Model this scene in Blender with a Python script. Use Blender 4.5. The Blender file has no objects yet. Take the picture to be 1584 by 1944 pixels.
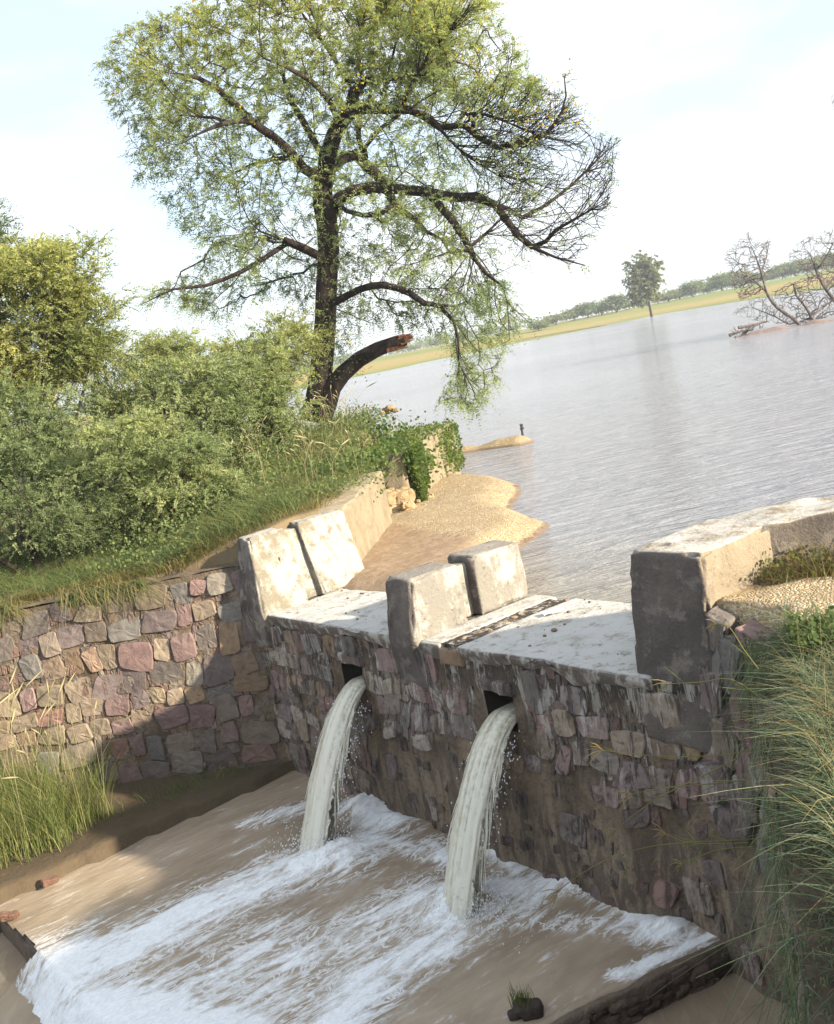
import bpy, bmesh, math, random
import numpy as np
from mathutils import Matrix, Vector
R = math.radians
random.seed(7); RNG = np.random.default_rng(7)
S = bpy.context.scene; COL = S.collection

# ------------------------------------------------------------------ camera
FPX, PIT, ROLL, CAMZ = 2018.0, R(8.5), R(11.0), 2.5     # focal length in photo pixels (1584 x 1944)
cp, sp, cr, sr = math.cos(PIT), math.sin(PIT), math.cos(ROLL), math.sin(ROLL)
fwd, right0, up0 = Vector((0, cp, -sp)), Vector((1, 0, 0)), Vector((0, sp, cp))
cx, cy = cr*right0 - sr*up0, sr*right0 + cr*up0
cam = bpy.data.objects.new('camera', bpy.data.cameras.new('camera')); COL.objects.link(cam)
M3 = Matrix((cx, cy, -fwd)).transposed()
cam.matrix_world = Matrix.Translation((0, 0, CAMZ)) @ M3.to_4x4()
cam.data.lens = FPX/1944*36; cam.data.sensor_width = 36; cam.data.clip_start = .05; cam.data.clip_end = 9000
S.camera = cam

# ------------------------------------------------------------------ light
EL = R(21.5); AZ = math.atan2(.84, -.54)
sun = bpy.data.objects.new('sun', bpy.data.lights.new('sun', 'SUN')); COL.objects.link(sun)
sun.data.energy = 4.4; sun.data.angle = R(1.2); sun.data.color = (1, .89, .70)
sv = Vector((math.sin(AZ)*math.cos(EL), math.cos(AZ)*math.cos(EL), math.sin(EL)))
sun.rotation_euler = sv.to_track_quat('Z', 'Y').to_euler()
W = bpy.data.worlds.new('World'); S.world = W; W.use_nodes = True
def world_nodes():
    nt = W.node_tree; n = nt.nodes; l = nt.links; n.clear()
    out = n.new('ShaderNodeOutputWorld'); bg = n.new('ShaderNodeBackground'); bg.inputs[1].default_value = .15
    sky = n.new('ShaderNodeTexSky'); sky.sky_type = 'NISHITA'; sky.sun_disc = False
    sky.sun_elevation = EL; sky.sun_rotation = AZ; sky.air_density = 1.0; sky.dust_density = 1.6; sky.ozone_density = 2.0
    tc = n.new('ShaderNodeTexCoord'); mp = n.new('ShaderNodeMapping'); mp.inputs['Scale'].default_value = (1.3, 1.3, 3.4); mp.inputs['Location'].default_value = (.55, .2, 0)
    nz = n.new('ShaderNodeTexNoise'); nz.inputs['Scale'].default_value = 2.1; nz.inputs['Detail'].default_value = 7; nz.inputs['Roughness'].default_value = .56
    rp = n.new('ShaderNodeValToRGB'); rp.color_ramp.elements[0].position = .42; rp.color_ramp.elements[1].position = .70
    mx = n.new('ShaderNodeMix'); mx.data_type = 'RGBA'; mx.inputs['B'].default_value = (3.1, 3.2, 3.3, 1)
    pale = n.new('ShaderNodeMix'); pale.data_type = 'RGBA'; pale.inputs['Factor'].default_value = .75; pale.inputs['B'].default_value = (2.12, 2.4, 2.68, 1)
    l.new(tc.outputs['Generated'], mp.inputs[0]); l.new(mp.outputs[0], nz.inputs['Vector']); l.new(nz.outputs['Fac'], rp.inputs[0])
    l.new(sky.outputs[0], pale.inputs['A']); l.new(pale.outputs['Result'], mx.inputs['A']); l.new(rp.outputs[0], mx.inputs['Factor'])
    l.new(mx.outputs['Result'], bg.inputs[0]); l.new(bg.outputs[0], out.inputs[0])
world_nodes()
S.view_settings.view_transform = 'Standard'; S.view_settings.look = 'None'; S.view_settings.gamma = 1
S.view_settings.exposure = 1.5
S.cycles.max_bounces = 7; S.cycles.transparent_max_bounces = 8; S.cycles.use_denoising = True
S.cycles.sample_clamp_indirect = 6

# ------------------------------------------------------------------ frames and rays
O = np.array([1.32, 7.16, 0.0]); EX = np.array([.591, -.807, 0]); EY = np.array([.807, .591, 0])
DAMROT = math.atan2(-.807, .591)
def D2W(p):
    p = np.asarray(p, float); return O + p[..., 0:1]*EX + p[..., 1:2]*EY + p[..., 2:3]*np.array([0, 0, 1.])
def W2D(p):
    p = np.asarray(p, float) - O; return np.stack([p@EX, p@EY, p[..., 2]], -1)
def ray(px, py):
    dx, dy = px-792., py-972.
    u = dx*cr-dy*sr; v = dx*sr+dy*cr
    return np.array([u, FPX*cp-v*sp, -(FPX*sp+v*cp)])
def onz(px, py, z):                 # where the sight line through a photo pixel meets height z
    r = ray(px, py); t = (z-CAMZ)/r[2]; return np.array([0, 0, CAMZ])+r*t
def aty(px, py, Y):                 # ... and distance Y
    r = ray(px, py); return np.array([0, 0, CAMZ])+r/r[1]*Y
def onzd(px, py, z): return W2D(onz(px, py, z))
# ------------------------------------------------------------------ numpy noise
_PERM = np.random.default_rng(3).random(65536)
def _h(ix, iy, iz): return _PERM[(ix*73856093 ^ iy*19349663 ^ iz*83492791) & 65535]
def vnoise(p):
    p = np.asarray(p, float); i = np.floor(p).astype(np.int64); f = p-i; f = f*f*(3-2*f)
    x, y, z = i[..., 0], i[..., 1], i[..., 2]; fx, fy, fz = f[..., 0], f[..., 1], f[..., 2]
    r = 0
    for dx in (0, 1):
        for dy in (0, 1):
            for dz in (0, 1):
                r = r + _h(x+dx, y+dy, z+dz)*(fx if dx else 1-fx)*(fy if dy else 1-fy)*(fz if dz else 1-fz)
    return r*2-1
def fbm(p, sc=1., oc=4, gain=.5):
    p = np.asarray(p, float)*sc; r = 0; a = 1; t = 0
    for k in range(oc):
        r = r+a*vnoise(p*2**k+17.3*k); t += a; a *= gain
    return r/t
def sst(a, b, x): t = np.clip((x-a)/(b-a), 0, 1); return t*t*(3-2*t)
def polysd(P, poly):                # signed distance, inside positive
    poly = np.asarray(poly, float); n = len(poly); d = np.full(len(P), 1e18); ins = np.zeros(len(P), bool)
    for i in range(n):
        a, b = poly[i], poly[(i+1) % n]; e = b-a; w = P-a
        t = np.clip((w@e)/(e@e), 0, 1); q = w-t[:, None]*e; d = np.minimum(d, (q*q).sum(1))
        c = ((a[1] > P[:, 1]) != (b[1] > P[:, 1]))
        with np.errstate(all='ignore'): xi = (b[0]-a[0])*(P[:, 1]-a[1])/(b[1]-a[1])+a[0]
        ins ^= c & (P[:, 0] < xi)
    d = np.sqrt(d); return np.where(ins, d, -d)
def segd(P, a, b):
    a = np.asarray(a, float); b = np.asarray(b, float); e = b-a; t = np.clip(((P-a)@e)/(e@e), 0, 1)
    return np.linalg.norm(P-a-t[:, None]*e, axis=1)

# ------------------------------------------------------------------ mesh helpers
def link(o, parent=None):
    COL.objects.link(o)
    if parent: o.parent = parent
    return o
def mesh(name, v, faces, m, parent=None, smooth=True, col=None, attrs=None, k=None):
    """faces: (n,k) array, or list of faces of any size"""
    me = bpy.data.meshes.new(name); v = np.asarray(v, np.float32)
    if isinstance(faces, np.ndarray):
        nf, kk = faces.shape; tot = np.full(nf, kk, np.int32); idx = faces.astype(np.int32).ravel()
    else:
        tot = np.array([len(f) for f in faces], np.int32); idx = np.fromiter((i for f in faces for i in f), np.int32)
    me.vertices.add(len(v)); me.vertices.foreach_set('co', v.ravel())
    me.loops.add(len(idx)); me.loops.foreach_set('vertex_index', idx)
    me.polygons.add(len(tot)); st = np.zeros(len(tot), np.int32); st[1:] = np.cumsum(tot)[:-1]
    me.polygons.foreach_set('loop_start', st); me.polygons.foreach_set('loop_total', tot)
    me.polygons.foreach_set('use_smooth', np.full(len(tot), smooth, bool))
    me.update(calc_edges=True); me.validate()
    if col is not None:
        a = me.color_attributes.new('Col', 'FLOAT_COLOR', 'POINT'); c = np.ones((len(v), 4), np.float32); c[:, :3] = col
        a.data.foreach_set('color', c.ravel())
    for nm, val in (attrs or {}).items():
        a = me.attributes.new(nm, 'FLOAT', 'POINT'); a.data.foreach_set('value', np.asarray(val, np.float32))
    if m: me.materials.append(m)
    return link(bpy.data.objects.new(name, me), parent)
def tag(o, label=None, cat=None, group=None, kind=None):
    if label: o['label'] = label
    if cat: o['category'] = cat
    if group: o['group'] = group
    if kind: o['kind'] = kind
    return o
def empty(name, loc=(0, 0, 0), rz=0):
    o = bpy.data.objects.new(name, None); o.empty_display_size = .2; link(o)
    o.location = Vector([float(c) for c in loc]); o.rotation_euler = (0, 0, rz); return o
class MB:                           # gathers pieces of ONE part
    def __init__(s): s.v = []; s.f = []; s.c = []; s.n = 0
    def add(s, v, f, c=(1, 1, 1)):
        v = np.asarray(v, float)
        for q in f: s.f.append([int(i)+s.n for i in q])
        s.v.append(v); s.c.append(np.broadcast_to(np.asarray(c, float), (len(v), 3))); s.n += len(v)
    def build(s, name, m, parent=None, smooth=True):
        return mesh(name, np.concatenate(s.v), s.f, m, parent, smooth, np.concatenate(s.c))
def grid(nx, ny):
    i = np.arange(nx-1)[:, None]*ny+np.arange(ny-1)[None]; i = i.ravel()
    return np.stack([i, i+ny, i+ny+1, i+1], 1)
def rbox(x0, x1, y0, y1, z0, z1, r=.03, step=.07, amp=.008, nsc=5., fn=None, chip=1.):
    """rounded, weathered block; returns verts, faces"""
    lo = np.array([x0, y0, z0]); hi = np.array([x1, y1, z1]); V = []; F = []; n = 0
    ax = [np.linspace(lo[k], hi[k], max(2, int((hi[k]-lo[k])/step)+1)) for k in range(3)]
    ax = [np.unique(np.concatenate([a, [lo[k]+r*.5, lo[k]+r, hi[k]-r, hi[k]-r*.5]])) for k, a in enumerate(ax)]
    for k in range(3):
        a, b = [(1, 2), (2, 0), (0, 1)][k]
        A, B = np.meshgrid(ax[a], ax[b], indexing='ij')
        for s in (0, 1):
            p = np.zeros((A.size, 3)); p[:, a] = A.ravel(); p[:, b] = B.ravel(); p[:, k] = hi[k] if s else lo[k]
            g = grid(len(ax[a]), len(ax[b])); g = g if s else g[:, ::-1]
            V.append(p); F.append(g+n); n += len(p)
    V = np.concatenate(V); F = np.concatenate(F)
    q = np.clip(V, lo+r, hi-r); d = V-q; L = np.linalg.norm(d, axis=1)[:, None]; d = d/np.maximum(L, 1e-9)
    V = q+d*r
    edg = ((np.abs(d) > .25).sum(1) > 1)*np.maximum(0, fbm(V+7.7+z0, 6.5, 3)-.02)*min(r, .04)*2.6*chip
    V = V-d*edg[:, None]
    V = V+d*(fbm(V+x0*3.1, nsc, 4)[:, None]*amp - np.maximum(0, fbm(V+5.5+y0, nsc*.6, 3)[:, None]-.15)*amp*4)
    if fn is not None: V = fn(V)
    key = np.round(V, 5); _, inv, = np.unique(key, axis=0, return_index=False, return_inverse=True); inv = inv.ravel()
    u = np.zeros((inv.max()+1, 3)); u[inv] = V
    F = inv[F]
    F = [list(dict.fromkeys(f)) for f in F.tolist()]
    return u, [f for f in F if len(f) > 2]
def tubes(chains, sides=None):
    """list of (n,4) polylines xyz r -> one mesh's verts/faces (tri/quads as quads)"""
    V = []; F = []; n = 0
    for c in chains:
        p, r = c[:, :3], c[:, 3]; m = len(p)
        if m < 2: continue
        k = sides or (9 if r.max() > .07 else 5 if r.max() > .018 else 3)
        t = np.gradient(p, axis=0); t /= np.maximum(np.linalg.norm(t, axis=1)[:, None], 1e-9)
        ref = np.array([.31, .17, .93]) if abs(t[0] @ np.array([.31, .17, .93])) < .9 else np.array([1., 0, 0])
        a = np.cross(t, ref); a /= np.maximum(np.linalg.norm(a, axis=1)[:, None], 1e-9); b = np.cross(t, a)
        th = np.arange(k)*2*np.pi/k
        ring = p[:, None]+r[:, None, None]*(np.cos(th)[None, :, None]*a[:, None]+np.sin(th)[None, :, None]*b[:, None])
        V.append(ring.reshape(-1, 3))
        i = np.arange(m-1)[:, None]*k+np.arange(k)[None]; j = np.arange(m-1)[:, None]*k+(np.arange(k)[None]+1) % k
        F.append(np.stack([i, j, j+k, i+k], -1).reshape(-1, 4)+n); n += m*k
    return np.concatenate(V), np.concatenate(F)
def unit(v): return v/np.maximum(np.linalg.norm(v, axis=-1, keepdims=True), 1e-9)
def leafmesh(pos, d, ln, wd, flat=.0):
    """one small pointed leaf per position"""
    n = len(pos); rnd = RNG.normal(size=(n, 3)); rnd[:, 2] += flat*3
    b = unit(np.cross(d, rnd)); ln = np.broadcast_to(ln, n)[:, None]; wd = np.broadcast_to(wd, n)[:, None]
    v = np.stack([pos, pos+d*ln*.45+b*wd*.5, pos+d*ln, pos+d*ln*.45-b*wd*.5], 1).reshape(-1, 3)
    return v, np.arange(n*4).reshape(-1, 4)

# ------------------------------------------------------------------ materials
class NT:
    def __init__(s, name):
        s.m = bpy.data.materials.new(name); s.m.use_nodes = True; s.t = s.m.node_tree; s.t.nodes.clear()
        s.out = s.n('OutputMaterial'); s.tc = None
    def n(s, kind, **kw):
        nd = s.t.nodes.new('ShaderNode'+kind)
        for k, v in kw.items(): setattr(nd, k, v)
        return nd
    def put(s, sock, v):
        if isinstance(v, bpy.types.NodeSocket): s.t.links.new(v, sock)
        elif isinstance(v, (tuple, list)) and sock.type == 'RGBA' and len(v) == 3: sock.default_value = (*v, 1)
        else: sock.default_value = v
    def co(s, out='Object'):
        if not s.tc: s.tc = s.n('TexCoord')
        return s.tc.outputs[out]
    def map(s, scale, out='Object', rot=(0, 0, 0)):
        m = s.n('Mapping'); s.put(m.inputs['Vector'], s.co(out)); m.inputs['Scale'].default_value = scale; m.inputs['Rotation'].default_value = rot; return m.outputs[0]
    def noise(s, scale, detail=4, rough=.55, vec=None, dist=0.):
        m = s.n('TexNoise'); s.put(m.inputs['Vector'], vec if vec is not None else s.co()); m.inputs['Scale'].default_value = scale
        m.inputs['Detail'].default_value = detail; m.inputs['Roughness'].default_value = rough; m.inputs['Distortion'].default_value = dist; return m.outputs['Fac']
    def vor(s, scale, vec=None, feat='F1', out='Distance'):
        m = s.n('TexVoronoi', feature=feat); s.put(m.inputs['Vector'], vec if vec is not None else s.co()); m.inputs['Scale'].default_value = scale; return m.outputs[out]
    def ramp(s, f, a, b):
        m = s.n('MapRange', interpolation_type='SMOOTHSTEP'); s.put(m.inputs[0], f); m.inputs[1].default_value = a; m.inputs[2].default_value = b; return m.outputs[0]
    def mix(s, f, a, b, mode='MIX'):
        m = s.n('Mix', data_type='RGBA', blend_type=mode); s.put(m.inputs['Factor'], f); s.put(m.inputs['A'], a); s.put(m.inputs['B'], b); return m.outputs['Result']
    def math(s, op, a, b=0.):
        m = s.n('Math', operation=op); s.put(m.inputs[0], a); s.put(m.inputs[1], b); return m.outputs[0]
    def attr(s, nm, out='Color'):
        return s.n('Attribute', attribute_name=nm).outputs[out]
    def sep(s, v):
        m = s.n('SeparateXYZ'); s.put(m.inputs[0], v); return m.outputs
    def bump(s, h, st=.4, dist=.02):
        m = s.n('Bump'); m.inputs['Strength'].default_value = st; m.inputs['Distance'].default_value = dist; s.put(m.inputs['Height'], h); return m.outputs[0]
    def principled(s, base, rough=.85, normal=None, spec=.3):
        p = s.n('BsdfPrincipled'); s.put(p.inputs['Base Color'], base); s.put(p.inputs['Roughness'], rough); p.inputs['Specular IOR Level'].default_value = spec
        if normal is not None: s.put(p.inputs['Normal'], normal)
        s.t.links.new(p.outputs[0], s.out.inputs[0]); return p

def mat_leaf(name, trans=.45, rough=.6, var=.35, sc=1.3):
    t = NT(name); c = t.attr('Col'); n = t.noise(sc, 3)
    c = t.mix(t.ramp(n, .3, .7), t.mix(1., c, (1-var, 1-var*.8, 1-var), 'MULTIPLY'), c)
    d = t.n('BsdfDiffuse'); t.put(d.inputs[0], c)
    tr = t.n('BsdfTranslucent'); t.put(tr.inputs[0], t.mix(1., c, (1.15, 1.2, .7), 'MULTIPLY'))
    m = t.n('MixShader'); m.inputs[0].default_value = trans
    t.t.links.new(d.outputs[0], m.inputs[1]); t.t.links.new(tr.outputs[0], m.inputs[2]); t.t.links.new(m.outputs[0], t.out.inputs[0]); return t.m
def mat_bark(name, c1, c2, sc=9.):
    t = NT(name); v = t.map((1, 1, .3)); n = t.noise(sc, 6, .65, v); k = t.noise(sc*4, 4, .6, v)
    t.principled(t.mix(t.ramp(n, .35, .68), c1, c2), .9, t.bump(t.math('ADD', n, t.math('MULTIPLY', k, .5)), .8, .04)); return t.m
def mat_col(name, rough=.9, nsc=14., amt=.45, bump=.5, bd=.02, spec=.25):
    t = NT(name); c = t.attr('Col'); n = t.noise(nsc, 6, .65); k = t.noise(nsc*5, 3, .6)
    c = t.mix(t.math('MULTIPLY', t.ramp(n, .38, .72), amt), c, t.mix(1., c, (.42, .38, .36), 'MULTIPLY'))
    c = t.mix(t.math('MULTIPLY', t.ramp(k, .55, .75), .4), c, t.mix(1., c, (1.35, 1.3, 1.25), 'MULTIPLY'))
    t.principled(c, rough, t.bump(t.math('ADD', n, t.math('MULTIPLY', k, .4)), bump, bd), spec); return t.m
def mat_plaster(name, white, mid, dark, wthr=(.45, .6), front=(.07, .06, .055), frontamt=1., lime=0., topc=None):
    """lime wash flaking off grey cement; the downstream (-y) side is stained by algae and run-off"""
    t = NT(name); v = t.map((3.2, 3.2, .75)); st = t.noise(1.7, 7, .7, v, .9); n = t.noise(2.3, 8, .7); f = t.noise(30, 5, .65); n2 = t.noise(5.5, 7, .72); n3 = t.noise(1.1, 6, .65)
    c = t.mix(t.ramp(t.math('ADD', t.math('MULTIPLY', n, .65), t.math('MULTIPLY', st, .35)), *wthr), mid, white)
    c = t.mix(t.math('MULTIPLY', t.ramp(n2, .53, .60), .8), c, mid)
    c = t.mix(t.math('MULTIPLY', t.ramp(t.math('ADD', t.math('MULTIPLY', f, .5), t.math('MULTIPLY', n2, .5)), .56, .62), .7), c, dark)
    c = t.mix(t.math('MULTIPLY', t.ramp(st, .60, .70), .5), c, dark)
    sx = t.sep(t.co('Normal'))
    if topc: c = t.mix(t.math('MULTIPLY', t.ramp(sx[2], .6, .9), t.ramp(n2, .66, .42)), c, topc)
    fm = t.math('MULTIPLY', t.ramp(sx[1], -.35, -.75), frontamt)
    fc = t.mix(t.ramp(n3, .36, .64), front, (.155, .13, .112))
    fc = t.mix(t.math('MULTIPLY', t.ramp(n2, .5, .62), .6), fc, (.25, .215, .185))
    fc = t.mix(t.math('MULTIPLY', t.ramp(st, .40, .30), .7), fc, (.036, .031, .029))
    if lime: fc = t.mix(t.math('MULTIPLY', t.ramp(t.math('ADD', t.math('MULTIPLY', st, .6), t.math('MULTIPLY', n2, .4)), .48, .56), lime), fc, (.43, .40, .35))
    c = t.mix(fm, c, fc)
    t.principled(c, .92, t.bump(t.math('ADD', n2, t.math('MULTIPLY', f, .6)), .8, .03), .2); return t.m

M = {}
M['bark'] = mat_bark('acacia_bark', (.012, .008, .007), (.05, .034, .028), 7)
M['deadbark'] = mat_bark('dead_bark', (.07, .055, .055), (.20, .165, .155), 5)
M['brokenwood'] = mat_bark('broken_wood', (.07, .03, .02), (.24, .11, .06), 12)
M['leaf'] = mat_leaf('acacia_leaf', .55, var=.25)
M['shrub'] = mat_leaf('shrub_leaf', .52, var=.25, sc=1.1)
M['grass'] = mat_leaf('grass_blade', .35, var=.3, sc=2.)
M['farleaf'] = mat_leaf('far_leaf', .45, var=.25, sc=.12)
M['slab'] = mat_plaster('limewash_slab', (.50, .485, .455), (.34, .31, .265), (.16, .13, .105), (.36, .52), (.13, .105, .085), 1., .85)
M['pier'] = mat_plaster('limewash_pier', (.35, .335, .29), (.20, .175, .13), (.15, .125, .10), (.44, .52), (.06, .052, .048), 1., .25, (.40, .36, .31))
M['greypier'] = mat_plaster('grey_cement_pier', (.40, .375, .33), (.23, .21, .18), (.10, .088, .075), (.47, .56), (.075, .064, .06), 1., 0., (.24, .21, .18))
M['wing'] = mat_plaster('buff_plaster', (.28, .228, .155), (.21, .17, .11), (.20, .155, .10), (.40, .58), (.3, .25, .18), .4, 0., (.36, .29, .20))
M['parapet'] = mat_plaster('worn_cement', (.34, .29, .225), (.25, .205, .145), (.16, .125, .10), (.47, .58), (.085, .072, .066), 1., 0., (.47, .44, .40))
M['stone'] = mat_col('rubble_stone', .88, 11, .5, .7, .02)
def mat_weirstone():
    t = NT('streaked_stone'); c = t.attr('Col'); n = t.noise(11, 6, .65); v = t.map((4.2, 4.2, .8)); st = t.noise(1.8, 7, .72, v, 1.0); st2 = t.noise(3.1, 6, .7, v, .6); z = t.sep(t.co())[2]
    c = t.mix(t.math('MULTIPLY', t.ramp(n, .38, .72), .5), c, t.mix(1., c, (.42, .38, .36), 'MULTIPLY'))
    up = t.ramp(z, -1.5, -.2)
    c = t.mix(t.math('MULTIPLY', t.math('MULTIPLY', t.ramp(st, .53, .61), up), .75), c, (.44, .41, .37))
    c = t.mix(t.math('MULTIPLY', t.ramp(st2, .50, .60), .8), c, (.045, .038, .034))
    t.principled(c, .88, t.bump(t.math('ADD', n, st2), .7, .025), .25); return t.m
M['weirstone'] = mat_weirstone()
M['clod'] = mat_col('earth_clod', .95, 9, .5, .9, .04)
M['rust'] = mat_col('rusty_iron', .8, 20, .4, .3, .01)
M['plastic'] = mat_col('plastic_scrap', .5, 30, .1, .1, .005)

def mat_mortar(name, weir):
    t = NT(name); v = t.map((4.2, 4.2, .8)); st = t.noise(1.8, 7, .72, v, 1.0); n = t.noise(2.6, 7, .7); f = t.noise(22, 5, .65); z = t.sep(t.co())[2]
    c = t.mix(t.ramp(n, .35, .65), (.10, .074, .053), (.24, .18, .122) if weir else (.20, .15, .10))
    c = t.mix(t.math('MULTIPLY', t.ramp(f, .5, .7), .6), c, (.065, .05, .04))
    if weir:
        wz = t.ramp(t.math('ADD', z, t.math('MULTIPLY', t.math('SUBTRACT', st, .5), 1.1)), -.62, -.12)   # lime runs below the slab edge
        lime = t.mix(t.ramp(st, .50, .58), (.035, .03, .027), (.40, .37, .32))
        c = t.mix(t.math('MULTIPLY', wz, .85), c, lime)
        mud = t.ramp(t.math('ADD', z, t.math('MULTIPLY', n, .5)), -.75, -1.15)
        c = t.mix(t.math('MULTIPLY', mud, .8), c, t.mix(t.ramp(f, .56, .62), t.mix(t.ramp(st, .40, .60), (.115, .09, .07), (.30, .235, .165)), (.17, .115, .10)))
    t.principled(c, .9, t.bump(t.math('ADD', n, t.math('ADD', f, st)), .9, .035), .25); return t.m
M['weirmortar'] = mat_mortar('weir_mortar', True); M['mortar'] = mat_mortar('wall_mortar', False)

def mat_ground():
    t = NT('ground_soil'); c = t.attr('Col'); n = t.noise(.9, 8, .7); f = t.noise(14, 6, .7); g = t.noise(.05, 5, .6, t.map((.35, 1.6, 1)))
    c = t.mix(t.math('MULTIPLY', t.ramp(n, .36, .68), .5), c, t.mix(1., c, (.5, .5, .45), 'MULTIPLY'))
    c = t.mix(t.math('MULTIPLY', t.ramp(f, .45, .7), .45), c, t.mix(1., c, (1.4, 1.3, 1.1), 'MULTIPLY'))
    c = t.mix(t.math('MULTIPLY', t.ramp(g, .42, .66), .4), c, t.mix(1., c, (.75, .95, .6), 'MULTIPLY'))
    t.principled(c, .97, t.bump(f, .7, .03), .1); return t.m
def mat_gravel(name, sc):
    t = NT(name); v = t.vor(sc, out='Color'); d = t.vor(sc); n = t.noise(1.7, 6, .65); f = t.noise(9, 5, .7); a = t.attr('wet', 'Fac')
    pb = t.mix(t.sep(v)[0], (.27, .19, .105), (.50, .385, .225))
    pb = t.mix(t.math('MULTIPLY', t.ramp(t.sep(v)[1], .7, .95), .7), pb, (.68, .60, .47))
    c = t.mix(t.math('MULTIPLY', t.ramp(n, .36, .7), .45), pb, (.33, .235, .14))
    mudc = t.mix(t.ramp(f, .35, .65), (.25, .165, .10), (.33, .235, .155))
    c = t.mix(t.math('MULTIPLY', t.ramp(f, .58, .72), .35), c, (.20, .14, .085))
    wm = t.ramp(t.math('ADD', a, t.math('MULTIPLY', t.math('SUBTRACT', f, .5), .9)), .35, .65)
    c = t.mix(wm, c, mudc)
    wz = t.ramp(t.math('ADD', t.sep(t.co())[2], t.math('MULTIPLY', t.math('SUBTRACT', f, .5), .08)), -.055, -.10); c = t.mix(t.math('MULTIPLY', wz, .8), c, (.15, .108, .07))
    h = t.math('ADD', t.math('MULTIPLY', t.math('MULTIPLY', d, -1.2), t.math('SUBTRACT', 1.0, wm)), f)
    rg = t.n('MapRange'); t.put(rg.inputs[0], wm); rg.inputs[3].default_value = .95; rg.inputs[4].default_value = .55
    t.principled(c, rg.outputs[0], t.bump(h, .8, .025), .25); return t.m
M['ground'] = mat_ground(); M['gravel'] = mat_gravel('river_gravel', 58); M['finegravel'] = mat_gravel('fine_gravel', 60)
def mat_lake():
    t = NT('lake_water')
    v = t.map((.55, 2.1, 1), rot=(0, 0, R(6))); a = t.noise(1.9, 5, .62, v, .35); b = t.noise(.35, 4, .6, t.map((.6, 1.5, 1))); cc = t.noise(6.5, 3, .6, v, .3)
    w = t.noise(.03, 4, .55)
    base = t.mix(t.ramp(w, .35, .65), (.26, .26, .285), (.315, .315, .345)); ps = t.sep(t.co()); sh = t.math('ADD', ps[0], t.math('MULTIPLY', ps[1], 1.0)); base = t.mix(t.ramp(sh, 17., 8.5), base, (.27, .235, .175))
    h = t.math('ADD', t.math('ADD', a, t.math('MULTIPLY', cc, .22)), t.math('MULTIPLY', b, .8))
    p = t.principled(base, .12, t.bump(h, .9, .30), .5); p.inputs['IOR'].default_value = 1.33; return t.m
M['lake'] = mat_lake()
def mat_pool(name, foamy):
    t = NT(name); v = t.map((5.5, 1.5, 3)); a = t.noise(2.2, 4, .5, v, .5); f = t.noise(2.3, 6, .56, t.map((4.6, 1.15, 3)), .55); g = t.noise(24, 5, .7, t.map((2.2, .9, 1)), .5); n = t.noise(.8, 4, .6, t.map((2, .8, 1)))
    base = t.mix(t.ramp(n, .35, .65), (.26, .20, .14), (.36, .285, .205))
    base = t.mix(t.math('MULTIPLY', t.ramp(a, .5, .7), .35), base, (.42, .35, .27))
    nb = t.bump(t.math('ADD', a, t.math('MULTIPLY', g, .15)), .22, .05)
    if not foamy:
        p = t.principled(base, .13, nb, .5); p.inputs['IOR'].default_value = 1.33; return t.m
    fo = t.attr('foam', 'Fac')
    k = t.math('ADD', fo, t.math('ADD', t.math('MULTIPLY', t.math('SUBTRACT', f, .5), 2.1), t.math('MULTIPLY', t.math('SUBTRACT', g, .5), .55)))
    msk = t.ramp(k, .14, .84)
    ln = t.noise(2.0, 5, .6, t.map((3.4, 1.3, 3)), 1.4); rd = t.math('SUBTRACT', 1.0, t.math('ABSOLUTE', t.math('SUBTRACT', t.math('MULTIPLY', ln, 2.0), 1.0)))
    lines = t.math('MULTIPLY', t.ramp(rd, .90, .985), t.math('MULTIPLY', t.ramp(fo, .05, .30), .75)); msk = t.math('MAXIMUM', msk, lines)
    c = t.mix(msk, base, t.mix(t.ramp(g, .35, .65), (.70, .71, .71), (.86, .865, .87)))
    rg = t.n('MapRange'); t.put(rg.inputs[0], msk); rg.inputs[3].default_value = .07; rg.inputs[4].default_value = .65
    bm = t.bump(t.math('ADD', t.math('MULTIPLY', msk, .22), t.math('ADD', a, t.math('MULTIPLY', g, .25))), .25, .05)
    p = t.principled(c, rg.outputs[0], bm, .5); p.inputs['IOR'].default_value = 1.33; return t.m
M['pool'] = mat_pool('churned_water', True); M['lowwater'] = mat_pool('muddy_water', False)
def mat_jet():
    t = NT('falling_water'); s = t.attr('streak', 'Fac'); n = t.noise(30, 4, .6, t.map((1, 1, .12)))
    c = t.mix(t.ramp(t.math('ADD', s, t.math('MULTIPLY', t.math('SUBTRACT', n, .5), .8)), .25, .75), (.33, .29, .195), (.66, .63, .52))
    p = t.principled(c, .28, t.bump(n, .3, .02), .5); ed = t.attr('edge', 'Fac'); n9 = t.noise(20, 5, .65, t.map((1, 1, .16)), .6)
    al = t.math('SUBTRACT', 1.0, t.ramp(t.math('ADD', ed, t.math('MULTIPLY', t.math('SUBTRACT', n9, .5), 1.6)), .55, .85)); t.put(p.inputs['Alpha'], al)
    p.inputs['Subsurface Weight'].default_value = .25; p.inputs['Subsurface Radius'].default_value = (.05, .045, .03); return t.m
M['jet'] = mat_jet()
def mat_foam():
    t = NT('white_spray'); n = t.noise(40, 3); t.principled(t.mix(n, (.72, .74, .76), (.86, .87, .88)), .5, None, .4); return t.m
M['spray'] = mat_foam()
def mat_dark():
    t = NT('outlet_dark'); n = t.noise(9, 4); t.principled(t.mix(n, (.02, .016, .013), (.06, .048, .038)), .8, t.bump(n, .6, .03)); return t.m
M['dark'] = mat_dark()

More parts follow.
